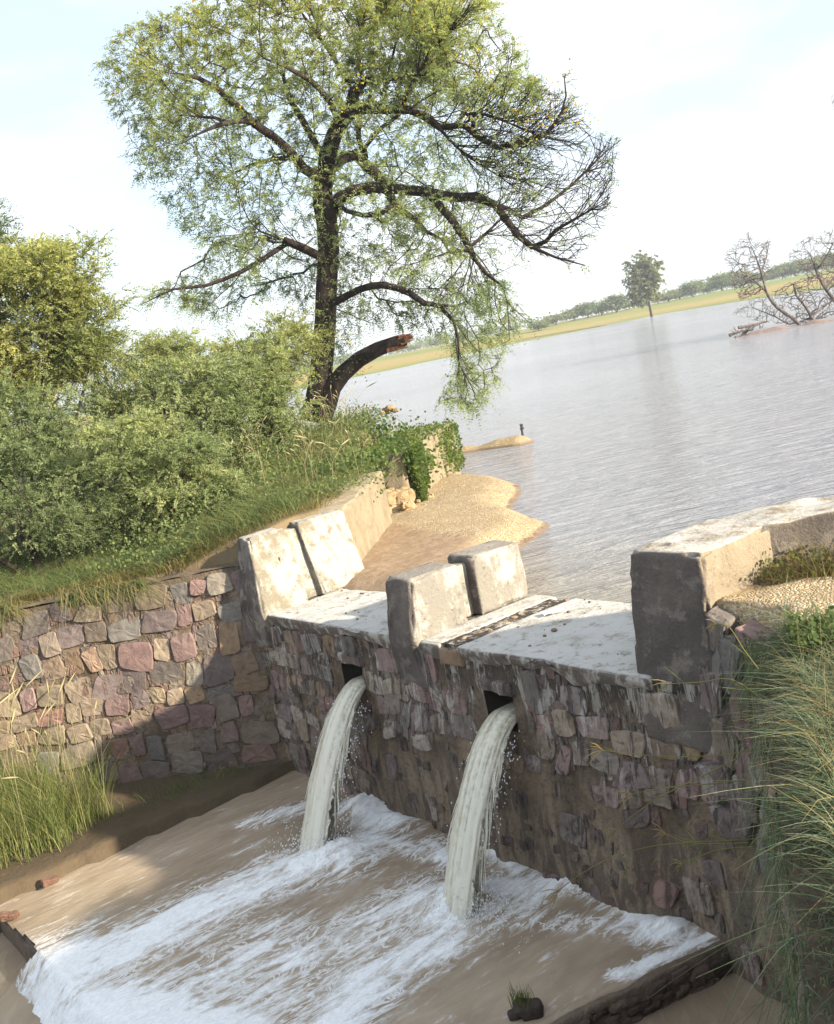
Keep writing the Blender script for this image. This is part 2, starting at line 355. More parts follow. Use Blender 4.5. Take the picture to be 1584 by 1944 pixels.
# ------------------------------------------------------------------ terrain
LAKEZ, POOLZ = -.12, -1.85
PL = [(-5.6, .05), (-5.95, -.05), (-8.2, -2.25), (-12, -6.2), (-20, -15), (-60, -60), (-500, -200), (-500, 200), (-150, 72), (-60, 22), (-25, 12.0), (-15.5, 9.4), (-11.9, 7.7), (-10.75, 6.0), (-9.2, 4.9), (-7.8, 3.55), (-5.9, 1.5), (-5.6, 1.3)]
PR = [(.2, .3), (.6, -.02), (1.06, -.04), (3.5, -3.22), (3.7, -3.6), (3.5, -6), (3, -12), (30, -60), (500, -300), (500, 60), (80, 30), (20, 13), (8, 7), (2.6, 3.3), (.9, 1.5), (.2, .85)]
shore_px = [(600, 735), (680, 716), (840, 682), (1000, 648), (1120, 625), (1240, 600), (1330, 585), (1420, 571), (1500, 560), (1584, 548)]
shore = [onz(a, b, LAKEZ)[:2] for a, b in shore_px]
PF = [(-900, 60), (-60, 110), (-25, 160)] + [tuple(p) for p in shore[1:]] + [(75, 125), (140, 110), (900, 60), (3000, 500), (3000, 6000), (-3000, 6000), (-3000, 60)]
def height(P):
    P = np.asarray(P, float); q = W2D(np.c_[P, np.zeros(len(P))]); x, y = q[:, 0], q[:, 1]; q2 = q[:, :2]
    P3 = np.c_[P, np.zeros(len(P))]; n1 = fbm(P3, .35, 4); n2 = fbm(P3, 2.2, 3)
    base = np.where(y > .7, -1.1, -2.55)
    base = np.where((y < .4) & (x < -5.35) & (y > -3.7), np.maximum(base, -1.74+.05*n2), base)     # mud berm by the left wall
    dl = polysd(q2, PL)
    hin = .50-.03*np.clip(-x-6, 0, 3)+.36*sst(-.9, .9, y+.25*(x+5.9))+.62*sst(.8, 9, dl)+.06*n1+.03*n2
    hin = np.where(dl > 30, hin+.6*sst(30, 200, dl), hin)
    bc = aty(690, 790, 20.5); hin = hin+.5*np.exp(-((P[:, 0]-bc[0]+.6)**2+(P[:, 1]-bc[1])**2)/2.0**2)
    wl = np.where(x < -11.8, 1.4, np.where((x < -7.9) & (y > 2.5), .8, .16))
    h = base+(hin-base)*sst(-.06*wl/.16, wl*.9, dl)
    dr = polysd(q2, PR)
    hr = .52+.16*sst(.4, 3, dr)+.25*sst(2, 7, np.hypot(x-.5, y-.2))+.03*n1+.025*n2
    h = h+(np.maximum(hr, h)-h)*sst(-.03, .15, dr)
    df = polysd(P, PF)
    hf = LAKEZ-.05+.25*sst(0, 12, df)+2.5*sst(3, 110, df)+.8*sst(200, 1500, df)+.15*fbm(P3, .02, 3)*sst(10, 60, df)
    h = np.where(df > -6, np.maximum(h, -1.1+(hf+1.1)*sst(-6, 0, df)), h)
    return h, dl, dr, df, n1, n2
def axis(a, b, st, lo, hi, g=1.17):
    c = list(np.arange(a, b, st)); s = st; v = c[-1]
    while v < hi: s *= g; v += s; c.append(v)
    s = st; v = a; L = []
    while v > lo: s *= g; v -= s; L.append(v)
    return np.array(L[::-1]+c)
gx = axis(-13, 7, .13, -3500, 3500); gy = axis(1.5, 31, .13, -300, 6000, 1.10)
GX, GY = np.meshgrid(gx, gy, indexing='ij'); GP = np.stack([GX.ravel(), GY.ravel()], 1)
gh, dl, dr, df, n1, n2 = height(GP)
gc = np.tile(np.array([.19, .14, .085]), (len(GP), 1))
def lerp(c, new, w): return c+(np.asarray(new)-c)*np.clip(w, 0, 1)[:, None]
gc = lerp(gc, (.105, .11, .045), sst(.3, 2.2, dl)*(.75+.3*n1))
gc = lerp(gc, (.42, .32, .19), sst(.0, .4, dr)*(.9+.25*n1))
nf = fbm(np.c_[GP*np.array([.35, 1.2]), np.zeros(len(GP))], .03, 4)
plain = np.array([.33, .26, .10])+np.zeros_like(gc)
plain = lerp(plain, (.20, .235, .07), sst(-.15, .3, nf)); plain = lerp(plain, (.17, .22, .06), 1-sst(2, 14, df+4*nf))
plain = lerp(plain, (.36, .27, .11), sst(14, 26, df+8*nf)*(1-sst(40, 70, df+10*nf)))
plain = lerp(plain, (.15, .19, .07), sst(120, 300, df))
plain = lerp(plain, (.62, .57, .50), sst(.28, .36, fbm(np.c_[GP*np.array([.25, 1.3]), np.zeros(len(GP))+4], .02, 3))*sst(90, 130, df)*(1-sst(260, 340, df)))
gc = np.where((df > -4)[:, None], plain, gc)
q = W2D(np.c_[GP, gh]); mud = (q[:, 1] < .4) & (gh < -1.0); gc[mud] = (.105, .078, .052)
tag(mesh('ground', np.c_[GP, gh], grid(len(gx), len(gy)), M['ground'], col=np.clip(gc, .01, 1)), kind='structure')
def hz(x, y): return float(height(np.array([[x, y]]))[0][0])
def hzv(P): return height(P)[0]

# lake (one sheet, upstream of the weir only)
lk = D2W(np.array([(-700, .9, LAKEZ), (420, .9, LAKEZ), (420, 900, LAKEZ), (-700, 900, LAKEZ)]))
tag(mesh('lake_water', lk, [[0, 1, 2, 3]], M['lake']), kind='structure')
lw = np.array([(-14, -16, -2.09), (3.4, -16, -2.09), (3.4, .1, -2.09), (-14, .1, -2.09)])
tag(mesh('channel_water', D2W(lw), [[0, 1, 2, 3]], M['lowwater']), kind='structure')

def bar(name, poly, z1, res, edge, matn, wetfn, seed=0., pits=.03):
    poly = np.asarray(poly, float); lo, hi = poly.min(0)-.3, poly.max(0)+.3
    ax, ay = np.arange(lo[0], hi[0], res), np.arange(lo[1], hi[1], res); A, B = np.meshgrid(ax, ay, indexing='ij'); P = np.stack([A.ravel(), B.ravel()], 1)
    P3 = np.c_[P, np.full(len(P), seed)]
    d = polysd(P, poly)+.16*fbm(P3, 1.4, 4); z = LAKEZ-.10+(z1+.10-LAKEZ)*sst(-.1, edge, d)+pits*fbm(P3, 2.6, 5)*sst(0, .4, d)+.012*fbm(P3, 16, 3)
    g = grid(len(ax), len(ay)); keep = (d > -.3)[g].any(1); g = g[keep]
    used = np.unique(g); mp = np.zeros(len(P), int); mp[used] = np.arange(len(used))
    V = D2W(np.c_[P, z][used]); return tag(mesh(name, V, mp[g], M[matn], attrs={'wet': wetfn(P, z, d)[used]}), kind='structure')
sandpoly = [(-8.6, 3.2), (-6.6, 1.0), (-6.2, .6), (-3.2, .6), (-3.6, 2.4)]+[tuple(onzd(a, b, LAKEZ)[:2]) for a, b in ((1000, 1052), (1055, 1018), (1072, 992), (1030, 975), (1000, 962), (1012, 940), (1008, 918), (960, 907), (900, 905), (873, 905))]+[(-12.4, 8.6), (-12.0, 7.6), (-10.7, 5.4), (-9.4, 3.9)]
wet = lambda P, z, d: np.clip(.95*(1-sst(2.5, 3.6, P[:, 1]+.25*(P[:, 0]+6)))+(1-sst(-.11, -.02, z))*.7, 0, 1)
tag(bar('sand_bar', sandpoly, .13, .06, .8, 'gravel', wet, 1.), kind='structure')
e0, e1 = onzd(866, 862, LAKEZ)[:2], onzd(1026, 836, LAKEZ)[:2]; dd = (e1-e0)/np.linalg.norm(e1-e0); nn = np.array([-dd[1], dd[0]]); L_ = np.linalg.norm(e1-e0)
spit = [e0-dd*.6-nn*.25, e0+dd*L_*.35-nn*.3, e0+dd*L_*.8-nn*.55, e1-nn*.2, e1+nn*.25, e0+dd*L_*.75+nn*.6, e0+dd*L_*.4+nn*.3, e0-dd*.6+nn*.25]
bar('sand_spit', spit, .10, .08, .5, 'gravel', lambda P, z, d: (1-sst(-.1, .0, z))*.8, 5.)
# gravel sheet lying on the right bank
def gravel_bank():
    poly = np.array([(.56, .32), (.72, .7), (1.0, 1.15), (1.9, 2.2), (4, 3.5), (6, 3), (5.5, 0), (3.2, -1.2), (1.6, -.75), (1.0, -.32), (.62, .0)])
    ax, ay = np.arange(.3, 6.2, .05), np.arange(-1.6, 3.7, .05); A, B = np.meshgrid(ax, ay, indexing='ij'); P = np.stack([A.ravel(), B.ravel()], 1)
    d = polysd(P, poly); w = D2W(np.c_[P, np.zeros(len(P))]); z = hzv(w[:, :2])+.03*fbm(np.c_[P, P[:, :1]*0], 3, 4)+.03*sst(-.1, .3, d)
    g = grid(len(ax), len(ay)); g = g[(d > -.12)[g].all(1)]; used = np.unique(g); mp = np.zeros(len(P), int); mp[used] = np.arange(len(used))
    w[:, 2] = z; tag(mesh('gravel_bank', w[used], mp[g], M['finegravel'], attrs={'wet': np.zeros(len(used))}), kind='structure')
gravel_bank()

# ------------------------------------------------------------------ masonry
PAL = np.array([(.25, .165, .15), (.30, .175, .145), (.20, .155, .145), (.30, .235, .17), (.225, .205, .185), (.30, .21, .135), (.34, .295, .24), (.265, .18, .165), (.185, .155, .135), (.26, .21, .165)])
def stones(mb, fmap, s0, s1, t0, t1, rows, wmin, wmax, skip=lambda s, t: 0., prot=.05, tint=lambda s, t: None, rnd=None, gap=.035, mud=0., bright=1.):
    """irregular rubble courses on a face; fmap(s, t, depth) -> xyz"""
    rnd = rnd or random.Random(3); hs = [rnd.uniform(.7, 1.4) for _ in range(rows)]; tot = sum(hs); t = t0
    for h in hs:
        hh = h/tot*(t1-t0); s = s0-rnd.uniform(0, wmin)
        while s < s1:
            w = wmin+(wmax-wmin)*rnd.random()**1.5*1.15; cs, ct = s+w/2, t+hh/2+rnd.uniform(-.045, .045); s += w
            if cs < s0+.03 or cs > s1-.03 or rnd.random() < skip(cs, ct): continue
            a, b = (w-gap)/2, (hh-gap)/2*rnd.uniform(.78, 1.14); ring = []; tilt = rnd.uniform(-.2, .2)
            cr_ = [[a*rnd.uniform(.76, 1.1)*sx, b*rnd.uniform(.74, 1.1)*sy] for sx, sy in ((1, -1), (1, 1), (-1, 1), (-1, -1))]
            if rnd.random() < .35: q_ = rnd.randrange(4); cr_[q_][0] *= rnd.uniform(.45, .8); cr_[q_][1] *= rnd.uniform(.8, 1)
            for k in range(4):
                (ax_, ay_), (bx_, by_) = cr_[k], cr_[(k+1) % 4]
                for u_ in (.09, .36, .64, .91):
                    o_ = 1+(.035 if .2 < u_ < .8 else -.01)+rnd.uniform(-.035, .035); u, v = (ax_+(bx_-ax_)*u_)*o_, (ay_+(by_-ay_)*u_)*o_
                    ring.append((u*math.cos(tilt)-v*math.sin(tilt), u*math.sin(tilt)+v*math.cos(tilt)))
            n = len(ring)
            p = prot*rnd.uniform(.3, 1.2); sl = (rnd.uniform(-.25, .25), rnd.uniform(-.25, .25)); V = []
            for f, dep in ((1.01, -.05), (1.0, p*.72), (.95, p*.97), (.5, p)):
                for (u, v) in ring: V.append(fmap(cs+u*f, ct+v*f, dep+(0 if dep < 0 else (u*sl[0]+v*sl[1])*f*.35+rnd.uniform(-.006, .006))))
            V.append(fmap(cs, ct, p+rnd.uniform(-.004, .01)))
            F = []
            for r in range(3):
                for k in range(n): F.append((r*n+k, r*n+(k+1) % n, (r+1)*n+(k+1) % n, (r+1)*n+k))
            for k in range(n): F.append((3*n+k, 3*n+(k+1) % n, 4*n))
            c = PAL[rnd.randrange(len(PAL))]*rnd.uniform(.7, 1.25)*bright; tn = tint(cs, ct)
            if tn is not None: c = c+(np.array(tn[0])-c)*tn[1]
            mb.add(V, F, c)
        t += hh

weir = tag(empty('weir', O, DAMROT), 'stone masonry weir with whitewashed crest slabs, cement piers and two flowing outlets', 'weir')
HOLES = [(-3.99, -3.60, -.66, -.38), (-1.76, -1.42, -.68, -.36)]
def facey(x, z):                    # battered, lumpy downstream face
    x = np.asarray(x, float); z = np.asarray(z, float); p = np.stack([x, z, x*0], -1)
    y = .05*sst(0, -2, z)*-1.0+.035*fbm(p, 2.3, 4)+.012*fbm(p, 11, 3)
    mudz = sst(-.75, -1.15, z+.25*fbm(np.stack([x, x*0, x*0], -1), 1.1, 3))
    y = y-.15*mudz*(.4+fbm(np.stack([x*3.0, z*.6, x*0+9], -1), 1, 5))*sst(-4.2, -3.4, x)
    return y
xs, zs = np.arange(-5.82, 1.45, .035), np.arange(-2.5, -.001, .035); A, B = np.meshgrid(xs, zs, indexing='ij')
V = np.stack([A.ravel(), facey(A.ravel(), B.ravel()), B.ravel()], 1); g = grid(len(xs), len(zs)); cc = V[g].mean(1); keep = np.ones(len(g), bool)
for (a, b, c, d) in HOLES: keep &= ~((cc[:, 0] > a) & (cc[:, 0] < b) & (cc[:, 2] > c) & (cc[:, 2] < d))
body = MB(); body.add(V, g[keep])
body.add(np.array([(-5.82, 1.35, -2.5), (.5, 1.35, -2.5), (.5, 1.35, -.02), (-5.82, 1.35, -.02), (-5.82, .02, -.02), (.5, .02, -.02)]), [(0, 1, 2, 3), (3, 2, 5, 4)])
body.build('masonry_body', M['weirmortar'], weir)
st = MB(); fm = lambda s, t, d: (s, float(facey(s, t))-d*.8, t)
def skipd(s, t):
    for (a, b, c, d) in HOLES:
        if a-.17 < s < b+.17 and c-.12 < t < d+.12: return 1
    mudl = -1.02+.5*sst(-3.2, -5.2, s)*-1.0
    mudl = float(-.95-1.2*sst(-3.3, -4.4, s)+.12*math.sin(s*5))
    if t < mudl: return .84
    if s > -2.4 and t > -.34: return .7
    return .06
def tintd(s, t):
    if t > -.5: return ((.34, .31, .28), .5*random.random())
    return ((.20, .165, .145), .35)
stones(st, fm, -5.8, 1.2, -2.0, -.1, 15, .06, .13, lambda s, t: max(.2, skipd(s, t)), .016, lambda s, t: ((.12, .095, .08), .5), random.Random(6), .01, bright=.8)
stones(st, fm, -5.8, 1.2, -2.0, -.12, 8, .16, .36, skipd, .038, tintd, random.Random(12), .008)
st.build('rubble_facing', M['weirstone'], weir, smooth=False)
for (a, b, c, d) in HOLES:
    o = MB(); w_ = .04
    o.add([(a-w_, .0, c-w_), (b+w_, .0, c-w_), (b+w_, .0, d+w_), (a-w_, .0, d+w_), (a-w_, .9, c-w_), (b+w_, .9, c-w_), (b+w_, .9, d+w_), (a-w_, .9, d+w_)],
          [(0, 1, 5, 4), (1, 2, 6, 5), (2, 3, 7, 6), (3, 0, 4, 7), (4, 5, 6, 7)])
    ol = o.build('outlet', M['dark'], weir)
    v, f = rbox(a-.06, b+.05, -.06, .25, d-.01, d+.11, .03, .05, .03, 7); m_ = MB(); m_.add(v, f, (.17, .13, .115)); m_.build('lintel_stone', M['weirstone'], ol, False)
def sl(x0, x1, name, z1=0., zt=.10):
    def fn(V):
        V = V.copy(); fr = sst(.3, 0, V[:, 1]); V[:, 1] -= .02*fr*fbm(V, 3, 3)
        V[:, 2] += .012*fbm(V, 1.6, 3); V[:, 2] -= np.where(V[:, 2] < z1-zt*.5, fr*.12*(fbm(V*np.array([1, .2, .2]), 3.2, 4)), 0); V[:, 1] += fr*.05*np.clip((z1-.03-V[:, 2])/.15, 0, 1); return V
    v, f = rbox(x0, x1, -.05, 1.44, z1-zt-.06, z1, .035, .06, .006, 4, fn, .25); b = MB(); b.add(v, f); return b.build(name, M['slab'], weir)
sl(-5.32, -2.88, 'crest_slab'); sl(-2.02, .1, 'crest_slab'); sl(-2.56, -2.24, 'crest_slab', -.012, .12)
jb = MB(); v, f = rbox(-2.27, -1.98, -.04, 1.42, -.2, -.045, .02, .04, .03, 9); jb.add(v, f, (.27, .19, .125))
for k in range(46):
    x, y = random.uniform(-2.25, -1.99), random.uniform(0, 1.4); r = random.uniform(.012, .035)
    v, f = rbox(x-r, x+r*.8, y-r, y+r, -.06, -.045+r, r*.5, r, .008, 20); jb.add(v, f, np.array([.30, .21, .14])*random.uniform(.6, 1.3))
jb.build('rubble_joint', M['clod'], weir)
def pier(name, x0, x1, z1, mat, slot=(.72, .91), yb=1.36, z0=-.02, batter=.1, taper=0., side='r', down=.0):
    """two blocks with a stop-log groove cut between them"""
    b = MB()
    def fn(V):
        V = V.copy(); h = np.clip((V[:, 2])/z1, 0, 1); fr = sst(.45, 0, V[:, 1]); V[:, 1] += batter*h*fr+.05*np.clip(-V[:, 2]/.4, 0, 1)*fr
        V[:, 0] -= taper*h*(V[:, 0]-x0)/(x1-x0); return V
    w = x1-x0; g_ = .115
    v, f = rbox(x0, x1, -.10, slot[0], z0-down, z1, .035, .06, .012, 4, fn); b.add(v, f)
    v, f = rbox(x0+(g_ if side != 'r' else .0), x1-g_, slot[0]-.06, slot[1]+.06, z0, z1-.05, .02, .06, .008, 6, fn); b.add(v, f)
    v, f = rbox(x0, x1, slot[1], yb, z0, z1+.01, .035, .06, .010, 4, fn); b.add(v, f)
    return b.build(name, mat, weir)
pier('pier', -5.80, -5.26, .83, M['pier'], slot=(.54, .71), taper=.27, batter=.16, down=.40)
pier('pier', -2.93, -2.53, .54, M['greypier'], slot=(.57, .73), taper=.0, batter=.10, side='b', down=.46)
def rfn(V):
    V = V.copy(); h = np.clip((V[:, 2]+.5)/1.37, 0, 1); fr = sst(.5, 0, V[:, 1]); V[:, 1] += .14*h*fr-.02
    V[:, 0] += -.035*np.sin(h*3.0)*sst(.2, 0, V[:, 0]+.03)
    r_ = sst(.3, .62, V[:, 0]); V[:, 0] += r_*.16*sst(.62, .2, h); V[:, 0] -= r_*(.05*h+.10*np.maximum(0, fbm(V, 3.2, 3)+.1)*sst(.75, .3, V[:, 2])); return V
v, f = rbox(-.03, .66, -.02, 1.05, -.5, .87, .04, .055, .014, 3.2, rfn); b = MB(); b.add(v, f); b.build('pier', M['parapet'], weir)
# broken stones stepping down beside the right pier
rs = MB(); rr = random.Random(5)
for (x, y, z, w, d, h, c_) in ((.70, .12, .36, .10, .14, .13, -.3), (.82, .02, .20, .11, .14, .17, -.42), (.70, -.03, .02, .09, .12, .16, -.2), (.94, -.06, -.06, .10, .13, .19, -.38), (.76, -.06, -.30, .10, .12, .16, -.25), (1.0, -.10, -.38, .10, .12, .18, -.35), (.60, -.05, -.62, .13, .09, .11, .1), (.88, -.10, -.66, .11, .1, .15, -.2), (1.10, -.14, -.72, .10, .1, .16, -.3), (.98, .10, .34, .09, .2, .10, -.5), (1.12, .02, .12, .08, .2, .14, -.45), (.72, -.07, -.90, .13, .08, .11, .0), (1.02, -.12, -1.02, .12, .08, .14, -.1)):
    v, f = rbox(-w, w, -d, d, -h, h, .018, .045, .02, 5); v = v+(.16*w+.02)*np.stack([fbm(v+x*7+q*3, 4.5, 3) for q in range(3)], 1); v[:, 0] *= 1-.3*v[:, 2]/h*rr.uniform(-1, 1)
    v = np.c_[v[:, 0]*math.cos(c_)-v[:, 2]*math.sin(c_), v[:, 1], v[:, 0]*math.sin(c_)+v[:, 2]*math.cos(c_)]+np.array([x, y, z])
    rs.add(v, f, PAL[rr.choice((0, 2, 8, 9, 4))]*rr.uniform(.75, 1.0))
rs.build('broken_masonry', M['weirstone'], weir, False)

# downstream left retaining wall (45 degrees)
def wallobj(name, a, b, ztop0, ztop1, zb, bat, label, seed, rows, skip, tint, side=1, prot=.045):
    a, b = np.array(a, float), np.array(b, float); L = np.linalg.norm(b-a); d = (b-a)/L; n = np.array([-d[1], d[0]])*side
    base = empty(name, D2W(np.array([a[0], a[1], zb])), DAMROT); tag(base, label, 'retaining wall')
    def zt(s): return ztop0+(ztop1-ztop0)*s/L
    H = ztop0-zb
    def fm(s, t, dep):              # t metres up the face
        t = t/H; z = zb+(zt(s)-zb)*t; off = bat*(1-t)+.03*float(fbm(np.array([[s, z, seed]]), 1.7, 3)[0])+dep
        p = a+d*s+n*off; return (p[0]-a[0], p[1]-a[1], z-zb)
    ss, ts = np.arange(-.5, L+.05, .06), np.linspace(0, 1, 44); A, B = np.meshgrid(ss, ts, indexing='ij'); s, t = A.ravel(), B.ravel()
    z = zb+(zt(s)-zb)*t; off = bat*(1-t)+.03*fbm(np.c_[s, z, s*0+seed], 1.7, 3)+.02*fbm(np.c_[s, z, s*0], 8, 3)
    P = a+d*s[:, None]+n*off[:, None]; m_ = MB(); m_.add(np.c_[P-a, z-zb], grid(len(ss), len(ts)))
    tp = []
    sx = np.arange(-.05, L+.05, .06); ux = np.linspace(0, -.45, 8); A, B = np.meshgrid(sx, ux, indexing='ij'); s, u = A.ravel(), B.ravel()
    P = a+d*s[:, None]+n*u[:, None]; zz = zt(s)-zb+.01+.02*fbm(np.c_[s, u, s*0], 5, 3); zz[u < -.4] = -1
    m_.add(np.c_[P-a, zz], grid(len(sx), len(ux)))
    m_.build('mortar_core', M['mortar'], base)
    k = MB(); stones(k, fm, -.1, L, .0, H*.97, 17, .07, .15, lambda s, t: .15, .014, lambda s, t: ((.16, .12, .09), .45), random.Random(seed+1), .012, bright=.75)
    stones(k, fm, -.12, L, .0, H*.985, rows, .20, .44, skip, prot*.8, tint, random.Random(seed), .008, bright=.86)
    k.build('rubble_facing', M['stone'], base, False); return base
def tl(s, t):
    lit = float(sst(1.0, 1.8, s)*sst(.5, .85, t)*sst(2.1, 1.5, t)); lowdark = float(sst(1.5, .5, s+t*.5)*.55+sst(.75, .35, t)*.5)
    if random.random() < lit*.6: return ((.33, .26, .165), .5)  # sunlit patch painted paler and yellower into the stone colour
    return ((.115, .09, .075), min(.75, lowdark*random.uniform(.3, 1.2)))  # stones darker towards the weir corner and the foot of the wall
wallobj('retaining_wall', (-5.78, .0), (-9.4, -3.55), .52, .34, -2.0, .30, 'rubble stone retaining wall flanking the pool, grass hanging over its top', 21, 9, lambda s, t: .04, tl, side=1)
wallobj('retaining_wall', (1.0, -.03), (3.5, -3.3), .36, .42, -2.4, .03, 'grass covered rubble wing wall beside the right end of the weir', 33, 11, lambda s, t: .1, lambda s, t: ((.25, .17, .16), .4), side=-1)

# upstream wing walls
def prism_wall(name, pts, w, zb, z1, mat, label, cat, side, amp=.012, top=None):
    pts = [np.array(p, float) for p in pts]; base = empty(name, D2W(np.array([*pts[0], zb])), DAMROT); tag(base, label, cat)
    cum = np.concatenate([[0], np.cumsum([np.linalg.norm(q-p) for p, q in zip(pts, pts[1:])])]); Lt = cum[-1]
    def path(s):
        s = np.clip(s, 0, Lt); X = np.interp(s, cum, [p[0] for p in pts]); Y = np.interp(s, cum, [p[1] for p in pts])
        e = .12; X2 = np.interp(np.clip(s+e, 0, Lt), cum, [p[0] for p in pts])-np.interp(np.clip(s-e, 0, Lt), cum, [p[0] for p in pts]); Y2 = np.interp(np.clip(s+e, 0, Lt), cum, [p[1] for p in pts])-np.interp(np.clip(s-e, 0, Lt), cum, [p[1] for p in pts])
        t = unit(np.stack([X2, Y2], -1)); return np.stack([X, Y], -1), np.stack([-t[:, 1], t[:, 0]], -1)*side
    def fn(V):
        P, N_ = path(V[:, 0]); z = V[:, 2].copy()
        if top: z = z+top(V[:, 0])*(V[:, 2]-zb)/(z1-zb)
        z = z+.02*fbm(np.c_[V[:, 0], V[:, 1], V[:, 0]*0], 3, 3)*(V[:, 2] > z1-.2)
        p = P+N_*V[:, 1:2]; return np.c_[p-pts[0], z-zb]
    v, f = rbox(0, Lt, 0, w, zb, z1, .035, .07, amp, 3.5, fn); b = MB(); b.add(v, f); b.build('plastered_wall', mat, base); return base
prism_wall('wing_wall', [(-5.54, 1.36), (-5.9, 1.75), (-7.62, 3.48)], .50, -.6, .84, M['wing'], 'buff plastered wing wall running from the left pier to the collapsed earth', 'wall', 1, .012, lambda s: .05*s/2.8)
prism_wall('wing_wall', [(-.02, 1.04), (.12, 1.22), (.62, 1.78), (2.9, 3.9)], .62, -.6, .86, M['parapet'], 'low weathered parapet wall leading from the right pier along the gravel bank', 'wall', -1, .02, lambda s: .04*np.sin(s*2))

# abutment block at the water's edge
ab = tag(empty('abutment_block', D2W(np.array([-11.0, 7.0, -.6])), DAMROT), 'tall buff concrete block half covered by creepers at the lake edge', 'abutment')
a_, b_ = onzd(786, 845, .98)[:2], onzd(858, 802, .98)[:2]; ba = (b_-a_); Lb = float(np.linalg.norm(ba)); ba /= Lb; bn = np.array([-ba[1], ba[0]])
def abf(V): p = a_+ba*V[:, :1]+bn*V[:, 1:2]; return np.c_[p-np.array([-11.0, 7.0]), V[:, 2]+.6]
v, f = rbox(-.9, Lb, 0, .9, -.6, .97, .04, .08, .02, 3, abf); b = MB(); b.add(v, f); b.build('concrete_body', M['wing'], ab)
v, f = rbox(Lb+.002, Lb+.14, .03, .95, -.6, .94, .03, .08, .02, 3, abf); b = MB(); b.add(v, f); b.build('end_face', M['parapet'], ab)

# collapsed earth lumps by the wing end
def clods(name, label, cat, pts, parent=None):
    e = MB(); r_ = random.Random(9)
    for (p, s) in pts:
        c = np.array([.40, .285, .165])*r_.uniform(.75, 1.15)
        v, f = rbox(-s, s, -s*.9, s*.9, -s*.8, s*.8, s*.55, s*.35, s*.30, 2.2/s); v = v+fbm(v+p[0], 1.6/s, 3)[:, None]*s*.25*unit(v)
        e.add(v+np.array(p), f, c)
    return tag(e.build(name, M['clod'], None, True), label, cat)
pp = []; rr = random.Random(4)
for (px, py, z, s) in ((735, 900, .62, .2), (752, 915, .45, .2), (772, 925, .3, .16), (742, 925, .42, .22), (765, 945, .28, .20), (735, 950, .3, .2), (790, 950, .14, .14), (750, 975, .1, .16), (800, 965, .08, .09), (725, 985, .08, .14), (775, 965, .15, .13), (815, 945, .12, .09), (760, 912, .5, .18), (728, 965, .2, .16)):
    w = onz(px, py, z); pp.append((w, s*.9))
    for k in range(16): pp.append((w+np.array([rr.gauss(0, s*.9), rr.gauss(0, s*.9), -s*rr.uniform(.2, .8)]), s*rr.uniform(.1, .42)))
clods('earth_slump', 'heap of crumbled yellow earth at the far end of the left wing wall', 'earth heap', pp)
w = onz(742, 776, 1.3); clods('earth_lump', 'small pale earth lump on the grassy bank above the block', 'earth lump', [(w, .10), (w+[-.12, .1, -.03], .08), (w+[.1, -.1, -.05], .07), (w+[-.2, .0, -.05], .06)])
# ------------------------------------------------------------------ pool
apr = tag(empty('apron', D2W(np.array([-2.8, -1.7, -1.9])), DAMROT), 'flooded stone apron slab below the weir with a dark undercut edge', 'apron')
def apf(V):
    V = V.copy(); V[:, 0] += (.02*fbm(V, 3, 3)+.36+.24*V[:, 1])*(V[:, 0] > -.3); return V-np.array([-2.8, -1.7, -1.9])
v, f = rbox(-5.62, .02, -3.42, .02, -2.6, -1.885, .03, .09, .03, 3.5, apf); b = MB(); b.add(v, f, (.15, .115, .085)); b.build('slab', M['clod'], apr)
v, f = rbox(-.05, .10, -3.44, .05, -2.6, -1.868, .018, .06, .014, 4, apf); b = MB(); b.add(v, f, (.17, .13, .098)); kb_ = random.Random(3)
for q in range(150):
    y = kb_.uniform(-3.4, 0); z = kb_.uniform(-2.12, -1.92); r_ = kb_.uniform(.02, .06); v, f = rbox(.10-.03, .10+r_*.55, y-r_*1.4, y+r_*1.4, z-r_*.7, z+r_*.7, r_*.3, r_*.5, .012, 14, apf); b.add(v, f, np.array((.12, .09, .07))*kb_.uniform(.5, 1.5))
b.build('kerb', M['clod'], apr)
FO = []                               # foam bands: photo pixels, radius in metres, strength
for pts, r_, s_ in (([(625, 1635), (520, 1665), (380, 1730), (260, 1790), (130, 1860), (20, 1944)], .36, .62), ([(690, 1530), (745, 1560)], .22, .85), ([(650, 1640), (700, 1600)], .25, .6), ([(700, 1590), (820, 1620)], .14, .42),
                    ([(870, 1725), (800, 1800), (700, 1880), (600, 1960)], .24, .66), ([(880, 1700), (980, 1690), (1090, 1665), (1150, 1680), (1215, 1725), (1280, 1762)], .19, .78), ([(1240, 1775), (1290, 1770)], .13, .6),
                    ([(1350, 1772), (1260, 1815), (1170, 1850)], .06, .62), ([(940, 1590), (985, 1650)], .16, .62), ([(480, 1560), (590, 1530)], .16, .36), ([(500, 1800), (250, 1944)], .5, .34), ([(780, 1720), (560, 1850), (420, 1960)], .45, .34),
                    ([(120, 1840), (60, 1900), (200, 1944), (400, 1990)], .5, .75), ([(1000, 1740), (1180, 1760)], .14, .3), ([(1000, 1700), (840, 1800)], .2, .4), ([(820, 1600), (860, 1640)], .12, .55)):
    q = [onzd(a, b, POOLZ)[:2] for a, b in pts]; FO.append((q, r_, s_))
def foamf(P):
    f = np.zeros(len(P))
    for q, r_, s_ in FO:
        d = np.min([segd(P, a, b) for a, b in zip(q, q[1:])], axis=0); f = np.maximum(f, s_*np.exp(-(d/r_)**2))
    f = np.minimum(1, f*1.22+.03*(f > .02)); f = np.maximum(f, .62*sst(-3.1, -3.5, P[:, 1])*sst(.0, -.8, P[:, 0])*sst(-4.5, -4.0, P[:, 0]))
    return f
